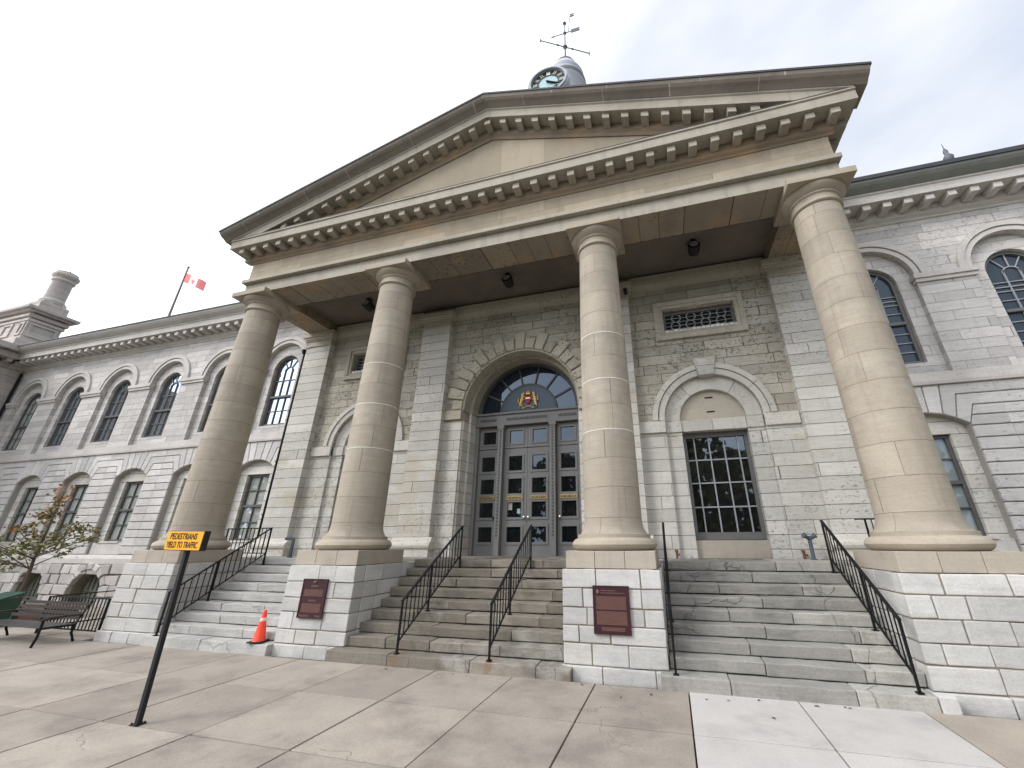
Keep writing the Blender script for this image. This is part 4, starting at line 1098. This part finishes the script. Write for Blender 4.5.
gr = thing('guard_railing', 'short level black guard rail on the landing behind the rightmost column', 'railing', (6.93, 1.8, ZL))
m = MB(); m.bar((-.06, 0, .70), (.66, 0, .70), .042, .022); m.build('handrail', 'iron', gr)
m = MB(); m.bar((.1, 0, .1), (.66, 0, .1), .02); m.build('bottom_rail', 'iron', gr)
for i, x in enumerate((.1, .2, .3, .4, .5, .6)):
    m = MB(); m.bar((x, 0, 0 if i in (0, 5) else .1), (x, 0, .69), .028 if i in (0, 5) else .014); m.build('baluster', 'iron', gr)

# ================================================================== SMALL THINGS
# plaques
def plaque(label, cx, red_mark):
    p = thing('bronze_plaque', label, 'plaque', (cx, -.745, .55))
    m = MB(); m.box(-.265, .265, -.022, 0, 0, .615, bev=.006); m.build('plate', 'plaque', p)
    m = MB()
    for a, b_, z0, z1 in ((-.265, .265, .60, .615), (-.265, .265, 0, .015), (-.265, -.25, .015, .60), (.25, .265, .015, .60)): m.box(a, b_, -.028, -.02, z0, z1)
    m.build('rim', 'plaque', p)
    m = MB()
    def lines(z0, z1, x0, x1, step=.0155):
        z = z1
        while z > z0:
            x = x0
            while x < x1:
                wd = random.uniform(.008, .03); m.box(x, min(x + wd, x1), -.0235, -.0215, z - .0085, z); x += wd + .007
            z -= step
    if red_mark:
        m.lathe([(0, .505), (.02, .515), (.022, .545), (0, .565)], -.19, -.018, 8, cap=False)
        lines(.535, .555, -.145, .08, .02); lines(.505, .525, -.145, .20, .02)
        lines(.315, .475, -.215, .215); lines(.125, .285, -.215, .215); lines(.05, .085, -.15, .18)
    else:
        m.lathe([(0, .545), (.03, .55), (.035, .575), (0, .59)], 0, -.018, 8, cap=False)
        lines(.49, .515, -.07, .07); lines(.34, .445, -.20, .20); lines(.26, .285, -.08, .08); lines(.10, .225, -.20, .20)
        lines(.03, .05, -.22, -.02); lines(.03, .05, .12, .22)
    m.build('lettering', 'plaque_l', p)
random.seed(2)
plaque('maroon plaque with dense text in two blocks on the pedestal right of the middle steps', 2.61, True)
plaque('maroon plaque with a small crest on top on the pedestal left of the middle steps', -2.66, False)
# lamps under the portico ceiling
for x, lab in ((-4.45, 'dark round floodlight under the portico ceiling beyond the left columns'), (.0, 'dark round floodlight under the portico ceiling above the door arch'), (4.8, 'dark round floodlight under the portico ceiling above the grille window on the right')):
    l = thing('ceiling_floodlight', lab, 'lamp', (x, 1.05, 8.545), group='floodlights under the portico ceiling')
    m = MB(); m.box(-.03, .03, -.03, .03, -.10, 0); m.box(-.06, .06, -.06, .06, -.012, -.001); m.build('bracket', 'black', l)
    m = MB(); m.lathe([(.06, -.20), (.115, -.17), (.13, -.05), (.13, .06), (.10, .075)], 0, 0, 20); b_ = m.build('lamp_housing', 'black', l, smooth=True); b_.location = (0, -.01, -.2); b_.rotation_euler = (R(75), 0, 0); b_.scale = (1.1, 1.1, 1.1)
    m = MB(); m.lathe([(.0, .066), (.02, .07), (0, .082)], 0, 0, 12, cap=False); m.lathe([(.0, .078), (.095, .078), (.095, .072), (0, .072)], 0, 0, 16, cap=False); g_ = m.build('lamp_glass', 'gl_dark', l); g_.location = (0, -.01, -.2); g_.rotation_euler = (R(75), 0, 0); g_.scale = (1.1, 1.1, 1.1)
c = thing('security_camera', 'small dark security camera high on the wall by the third column', 'camera', (3.05, 2.0, 8.0))
m = MB(); m.box(-.03, .03, -.12, 0, -.02, .02); m.build('bracket', 'black', c)
m = MB(); m.tube([(0, -.05, -.06), (0, -.28, -.1)], .05, 10); m.build('camera_body', 'black', c)
# fire inlet and rail pipe on the landing
c = thing('fire_inlet', 'blue-grey standpipe with twin inlets on the landing by the right wall', 'standpipe', (6.08, 1.93, ZL))
m = MB(); m.tube([(0, 0, 0), (0, 0, .42)], .035, 12); m.lathe([(.06, 0), (.06, .02), (.035, .03)], 0, 0, 12); m.build('pipe', 'galv', c, smooth=True)
for sx in (-1, 1):
    m = MB(); m.tube([(0, 0, .36), (sx * .05, -.03, .40), (sx * .085, -.05, .425)], [.03, .035, .04], 10); m.tube([(sx * .08, -.048, .42), (sx * .105, -.06, .435)], .05, 10); m.build('inlet', 'galv', c, smooth=True)
c = thing('bent_pipe', 'grey bent vent pipe on the landing near the left pilaster', 'pipe', (-5.55, 1.32, ZL))
m = MB(); m.tube([(0, 0, 0), (0, 0, .38), (-.02, 0, .42), (-.06, 0, .44), (-.24, 0, .43)], .038, 12); m.lathe([(.06, 0), (.06, .02), (.03, .03)], 0, 0, 12); m.build('pipe', 'galv', c, smooth=True)
for x, lab in ((3.62, 'rusty capped pipe stub at the wall foot left of the many-paned window'), (5.98, 'rusty capped pipe stub at the wall foot beside the blue-grey standpipe')):
    c = thing('pipe_stub', lab, 'pipe', (x, 2.13, ZL))
    m = MB(); m.tube([(0, 0, 0), (0, 0, .14)], .022, 8); m.tube([(0, 0, .07), (.05, -.04, .08)], .018, 8); m.lathe([(.035, .12), (.035, .16), (.02, .17)], 0, 0, 8); m.build('pipe', 'rusty', c, smooth=True)

# traffic cone
c = thing('traffic_cone', 'orange traffic cone with a pale band on the bottom left step', 'cone', (-3.60, -.80, RISE + .004), rz=.3)
m = MB(); m.box(-.13, .13, -.13, .13, 0, .022, bev=.008); m.build('base', 'black', c)
m = MB(); m.lathe([(.105, .022), (.10, .03), (.062, .26), (.058, .285), (.053, .31), (.032, .45), (.026, .485), (.022, .49)], 0, 0, 28); m.build('cone_body', 'cone', c, smooth=True)
m = MB(); m.lathe([(.0535, .320), (.0455, .372), (.042, .372)], 0, 0, 28, cap=False); m.build('reflective_band', 'reflect', c, smooth=True)

# pedestrian sign
s_ = thing('warning_sign', 'orange sign on a black post telling pedestrians to yield to traffic', 'sign', (-2.045, -3.45, 0))
m = MB(); m.bar((0, 0, 0), (-.095, .02, 1.68), .045); m.box(-.05, .05, -.05, .05, 0, .010)
for bx, by in ((-1, -1), (1, -1), (-1, 1), (1, 1)): m.lathe([(.009, .012), (.009, .022), (.004, .024)], bx * .037, by * .037, 6)
m.build('post', 'black', s_)
m = MB(); m.box(-.298, .298, 0, .075, -.112, .112, bev=.01)
bx_ = m.build('sign_box', 'black', s_, loc=(-.118, -.035, 1.788)); bx_.rotation_euler = (0, R(1.0), 0)
m = MB(); m.box(-.290, .290, -.006, .0, -.104, .104); fp = m.build('sign_face', 'orange', bx_)
def text(body, size, loc, parent, mat, name='lettering', width=None):
    cu = bpy.data.curves.new(name, 'FONT'); cu.body = body; cu.size = size; cu.align_x = 'CENTER'; cu.align_y = 'CENTER'; cu.extrude = .0012; cu.offset = .0012
    o = bpy.data.objects.new(name, cu); COL.objects.link(o)
    dg = bpy.context.evaluated_depsgraph_get(); dg.update()
    me = bpy.data.meshes.new_from_object(o.evaluated_get(dg)); bpy.data.objects.remove(o); bpy.data.curves.remove(cu)
    xs = [v.co.x for v in me.vertices]; k_ = width / (max(xs) - min(xs)) if width else 1
    for v in me.vertices: v.co = Vector((v.co.x * k_, -v.co.z, v.co.y))
    me.materials.clear(); me.materials.append(M[mat])
    q = bpy.data.objects.new(name, me); COL.objects.link(q); q.parent = parent; q.location = loc
    return q
text('PEDESTRIANS', .098, (-.02, -.0075, .045), bx_, 'black', width=.44)
text('YIELD TO TRAFFIC', .098, (-.01, -.0075, -.05), bx_, 'black', width=.51)

# bench
b = thing('park_bench', 'dark metal slatted bench at the far left by the rusticated wall', 'bench', (-8.98, -1.22, 0))
L_ = 1.05
m = MB()
for i in range(6): m.box(-L_, L_, -.33 + i * .078, -.33 + i * .078 + .055, .295, .315, bev=.004)
m.build('seat', 'bench', b)
m = MB()
for i in range(4): m.bar((-L_, .17 + .035 * i, .40 + .075 * i), (L_, .17 + .035 * i, .40 + .075 * i), .02, .055)
m.build('backrest', 'bench', b)
for x in (-L_ + .03, L_ - .03):
    m = MB(); m.tube([(x, -.36, 0), (x, -.33, .15), (x, -.33, .30), (x, -.33, .44)], .022, 8); m.tube([(x, .22, 0), (x, .15, .15), (x, .15, .30), (x, .30, .68)], .022, 8); m.tube([(x, -.33, .29), (x, .15, .29)], .02, 8); m.build('leg_frame', 'iron', b, smooth=True)
    m = MB(); m.tube([(x, -.37, .43), (x, -.25, .46), (x, .22, .46)], .022, 8); m.build('armrest', 'bench', b, smooth=True)
# area fence
f = thing('area_fence', 'low black iron fence behind the bench against the portico pedestal', 'fence', (-8.75, -.72, 0))
for z, w_ in ((.70, .035), (.12, .025)):
    m = MB(); m.bar((-.95, 0, z), (.93, 0, z), w_, .022); m.build('rail', 'iron', f)
for x in (-.95, .93):
    m = MB(); m.bar((x, 0, 0), (x, 0, .71), .034); m.build('post', 'iron', f)
for i in range(17):
    m = MB(); x = -.95 + 1.88 * (i + 1) / 18; m.bar((x, 0, .12), (x, 0, .69), .016); m.build('bar', 'iron', f)
m = MB(); m.bar((-.95, 0, .70), (-.95, 2.6, .70), .035, .022); m.bar((-.95, 0, .12), (-.95, 2.6, .12), .025); m.build('rail', 'iron', f)
# green bin and planter at the left edge
c = thing('green_bin', 'green plastic bin with a tilted lid at the left edge by the bench', 'bin', (-11.75, -.55, 0), rz=.15)
m = MB(); m.plate([[(-.22, .05), (.22, .05), (.27, .58), (-.27, .58)]], -.22, .22); m.build('bin_body', 'green', c)
m = MB(); m.box(-.30, .30, -.28, .25, 0, .045, bev=.015); ld = m.build('lid', 'green', c, loc=(0, 0, .60)); ld.rotation_euler = (R(14), 0, 0)
for x in (-.2, .2):
    m = MB(); m.lathe([(.06, -.03), (.075, -.02), (.075, .02), (.06, .03)], 0, 0, 14); w_ = m.build('wheel', 'black', c, loc=(x, .2, .075)); w_.rotation_euler = (0, R(90), 0)
c = thing('planter', 'low brown planter box under the young tree at the left edge', 'planter', (-12.9, .35, 0))
m = MB(); m.plate([rect(-1.3, 1.3, -.55, .55), rect(-1.22, 1.22, -.47, .47)], 0, .26, axis='z'); m.build('planter_wall', 'brick', c)
m = MB(); m.box(-1.22, 1.22, -.47, .47, .02, .21); m.build('soil', 'dirt', c)

# young tree
random.seed(14)
t = thing('young_tree', 'slim young tree turning russet at its top, in front of the left wing windows', 'tree', (-13.15, .35, .2))
m = MB(); m.tube([(0, 0, 0), (.03, .02, .6), (-.02, .0, 1.3), (.03, .0, 2.1), (.02, 0, 2.95)], [.055, .045, .036, .024, .008], 8)
tips = []
for i in range(22):
    z0 = random.uniform(.75, 2.5); a = random.uniform(0, 2 * PI); ln = (1.55 if z0 < 1.5 else 1.0) * random.uniform(.5, 1.0) * (1.25 - z0 / 3.6)
    if math.cos(a) > .2 and z0 < 1.5: ln *= 1.15
    p0 = Vector((.02, 0, z0)); d = Vector((math.cos(a), math.sin(a), random.uniform(.25, .75)))
    p1 = p0 + d * ln * .5; p2 = p0 + d * ln + Vector((0, 0, random.uniform(-.1, .15)))
    m.tube([p0, p1, p2], [.016, .011, .004], 6); tips += [(p0, p1, p2)]
m.build('trunk', 'bark', t, smooth=True)
m = MB()
def leafq(p, mi):
    n = Vector((random.gauss(0, 1), random.gauss(0, 1), random.gauss(.6, 1))).normalized(); a = n.orthogonal().normalized(); a.rotate(Matrix.Rotation(random.uniform(0, 6.3), 3, n)); b_ = n.cross(a)
    s1, s2 = random.uniform(.04, .07), random.uniform(.024, .040)
    vs = [p - a * s1, p + b_ * s2 + n * .008, p + a * s1, p - b_ * s2 + n * .008]
    m.add(vs, [(0, 1, 2), (0, 2, 3)], mi)
for p0, p1, p2 in tips + [(Vector((.03, 0, 1.9)), Vector((.05, 0, 2.5)), Vector((.1, 0, 3.05)))] * 2:
    for cl in range(5):
        tt = random.uniform(.3, 1.05); q = p1.lerp(p2, (tt - .5) * 2) if tt > .5 else p0.lerp(p1, tt * 2)
        q = q + Vector((random.gauss(0, .06), random.gauss(0, .06), random.gauss(0, .05)))
        for _ in range(random.randint(6, 12)):
            pp = q + Vector((random.gauss(0, .085), random.gauss(0, .085), random.gauss(0, .065)))
            org = (pp.z - 1.9) * .5 + (-pp.x) * .22
            leafq(pp, 1 if random.random() < org + .18 else 0)
m.build('crown', ['leafg', 'leafo'], t)

# flag
f = thing('flagpole', 'red and white flag with a leaf flying on a pole above the left wing', 'flagpole', (-24.9, 7.0, 10.0))
m = MB(); m.tube([(0, 0, 0), (-.1, 0, 8.45)], [.09, .05], 8); m.lathe([(0, 8.4), (.09, 8.48), (0, 8.6)], -.1, 0, 8, cap=False); m.build('pole', 'frame', f)
m = MB(); nx = 24
def fl(u, v): 
    return Vector((-.07 + u * 2.05, .16 * math.sin(u * 7) * u, 8.0 - u * 1.05 - v * .68 + .05 * math.sin(u * 9)))
for i in range(nx):
    u0, u1 = i / nx, (i + 1) / nx
    mi = 0 if (u0 < .25 or u0 >= .75) else 1
    th = Vector((0, .012, 0))
    vs = [fl(u0, 0), fl(u1, 0), fl(u1, 1), fl(u0, 1)]; vs += [v + th for v in vs]
    m.add(vs, [(3, 2, 1, 0), (4, 5, 6, 7), (0, 1, 5, 4), (2, 3, 7, 6), (1, 2, 6, 5), (3, 0, 4, 7)], mi)
lf = [(0, -.42), (.03, -.2), (.25, -.24), (.2, -.12), (.42, .08), (.34, .12), (.37, .26), (.22, .22), (.15, .32), (.09, .1), (.05, .36), (0, .45)]
lf = lf + [(-a, b_) for a, b_ in lf[::-1][1:-1]]
for yo in (-.012, .024):
    vs = []
    for a, b_ in lf: 
        q = fl(.5 + a * .42, .5 - b_ * .85); vs.append(q + Vector((0, yo, 0)))
    tr = tessellate_polygon([[Vector((a, b_, 0)) for a, b_ in lf]]); m.add(vs, [tuple(x) for x in tr], 0)
m.build('flag', ['flagred', 'flagwhite'], f)

# ornament on the right wing roof
c = thing('roof_finial', 'small dark finial with a curved ridge on the right wing roof edge', 'finial', (11.0, 2.0, 9.9))
m = MB(); m.lathe([(.11, 0), (.10, .2), (.13, .24), (.05, .32), (.09, .42), (.10, .5), (.04, .6), (.05, .68), (.012, .8), (.005, .95)], 0, 0, 14); m.lathe([(.06, .0), (.09, .2), (.07, .38), (.02, .42)], .16, .02, 10); m.build('finial', 'towerd', c, smooth=True)
m = MB(); m.tube([(.25, .1, .1), (.6, .1, .3), (1.0, .1, .42), (1.5, .1, .42), (1.9, .1, .3)], .09, 10); m.build('ridge_roll', 'towerd', c, smooth=True)

# fallen leaves
random.seed(4)
spots = [(3.75, -1.15), (4.0, -1.12), (4.35, -1.02), (4.95, -1.05), (5.25, -1.0), (5.3, -1.02), (2.75, -1.35), (3.1, -1.15), (-.8, -1.05), (.3, -1.02), (4.4, -1.55), (2.2, -1.0)]
me0 = None
for i, (x, y) in enumerate(spots):
    if me0 is None:
        m = MB(); m.add([(-.04, 0, .004), (0, -.022, .012), (.045, 0, .006), (0, .022, .014), (-.02, -.02, .005), (.02, .024, .008)], [(0, 4, 1, 2, 5, 3)])
        o = m.build('fallen_leaf', 'leafd'); me0 = o.data
    else:
        o = bpy.data.objects.new('fallen_leaf', me0); COL.objects.link(o)
    o.location = (x, y, .003); o.rotation_euler = (0, 0, random.uniform(0, 6)); o.scale = (random.uniform(.5, .8),) * 3
    tag(o, 'small dry brown leaf lying on the pavement near the steps', 'leaf', 'fallen leaves on the pavement')

# park trees across the road, which the door panes and dark windows mirror
random.seed(6)
m = MB()
for i in range(15):
    tx, ty = -46 + 6.4 * i + random.uniform(-1.5, 1.5), -25 - random.uniform(0, 5) - (6 if i % 2 else 0); th = random.uniform(9.8, 11.8)
    m.tube([(tx, ty, -.1), (tx + .2, ty, th * .45), (tx, ty, th * .8)], [.32, .24, .08], 7, mi=1)
    for _ in range(1500):
        r_ = random.random() ** .5; a = random.uniform(0, 2 * PI); hh = random.uniform(-1, 1)
        rad = 3.9 * math.sqrt(max(0, 1 - hh * hh)) * r_ * (1 + .25 * math.sin(3 * a + i))
        p = Vector((tx + rad * math.cos(a), ty + rad * math.sin(a), th * .58 + hh * th * .44))
        n = Vector((random.gauss(0, 1), random.gauss(0, 1), random.gauss(0, 1))).normalized(); aa = n.orthogonal(); b_ = n.cross(aa); s1 = random.uniform(.22, .42)
        m.add([p - aa * s1, p + b_ * s1 * .7, p + aa * s1, p - b_ * s1 * .7], [(0, 1, 2, 3)], 0)
o = m.build('park_trees', ['leafg', 'bark']); o['kind'] = 'stuff'; tag(o, 'leafy park trees across the road, mirrored in the dark panes', 'trees')

# ================================================================== scale the layout to metres
done = set()
for o in list(bpy.data.objects):
    o.location = Vector(o.location) * S
    if o.type == 'MESH' and o.data.name not in done:
        done.add(o.data.name); o.data.transform(Matrix.Scale(S, 4)); o.data.update()
sun.energy = sun.energy
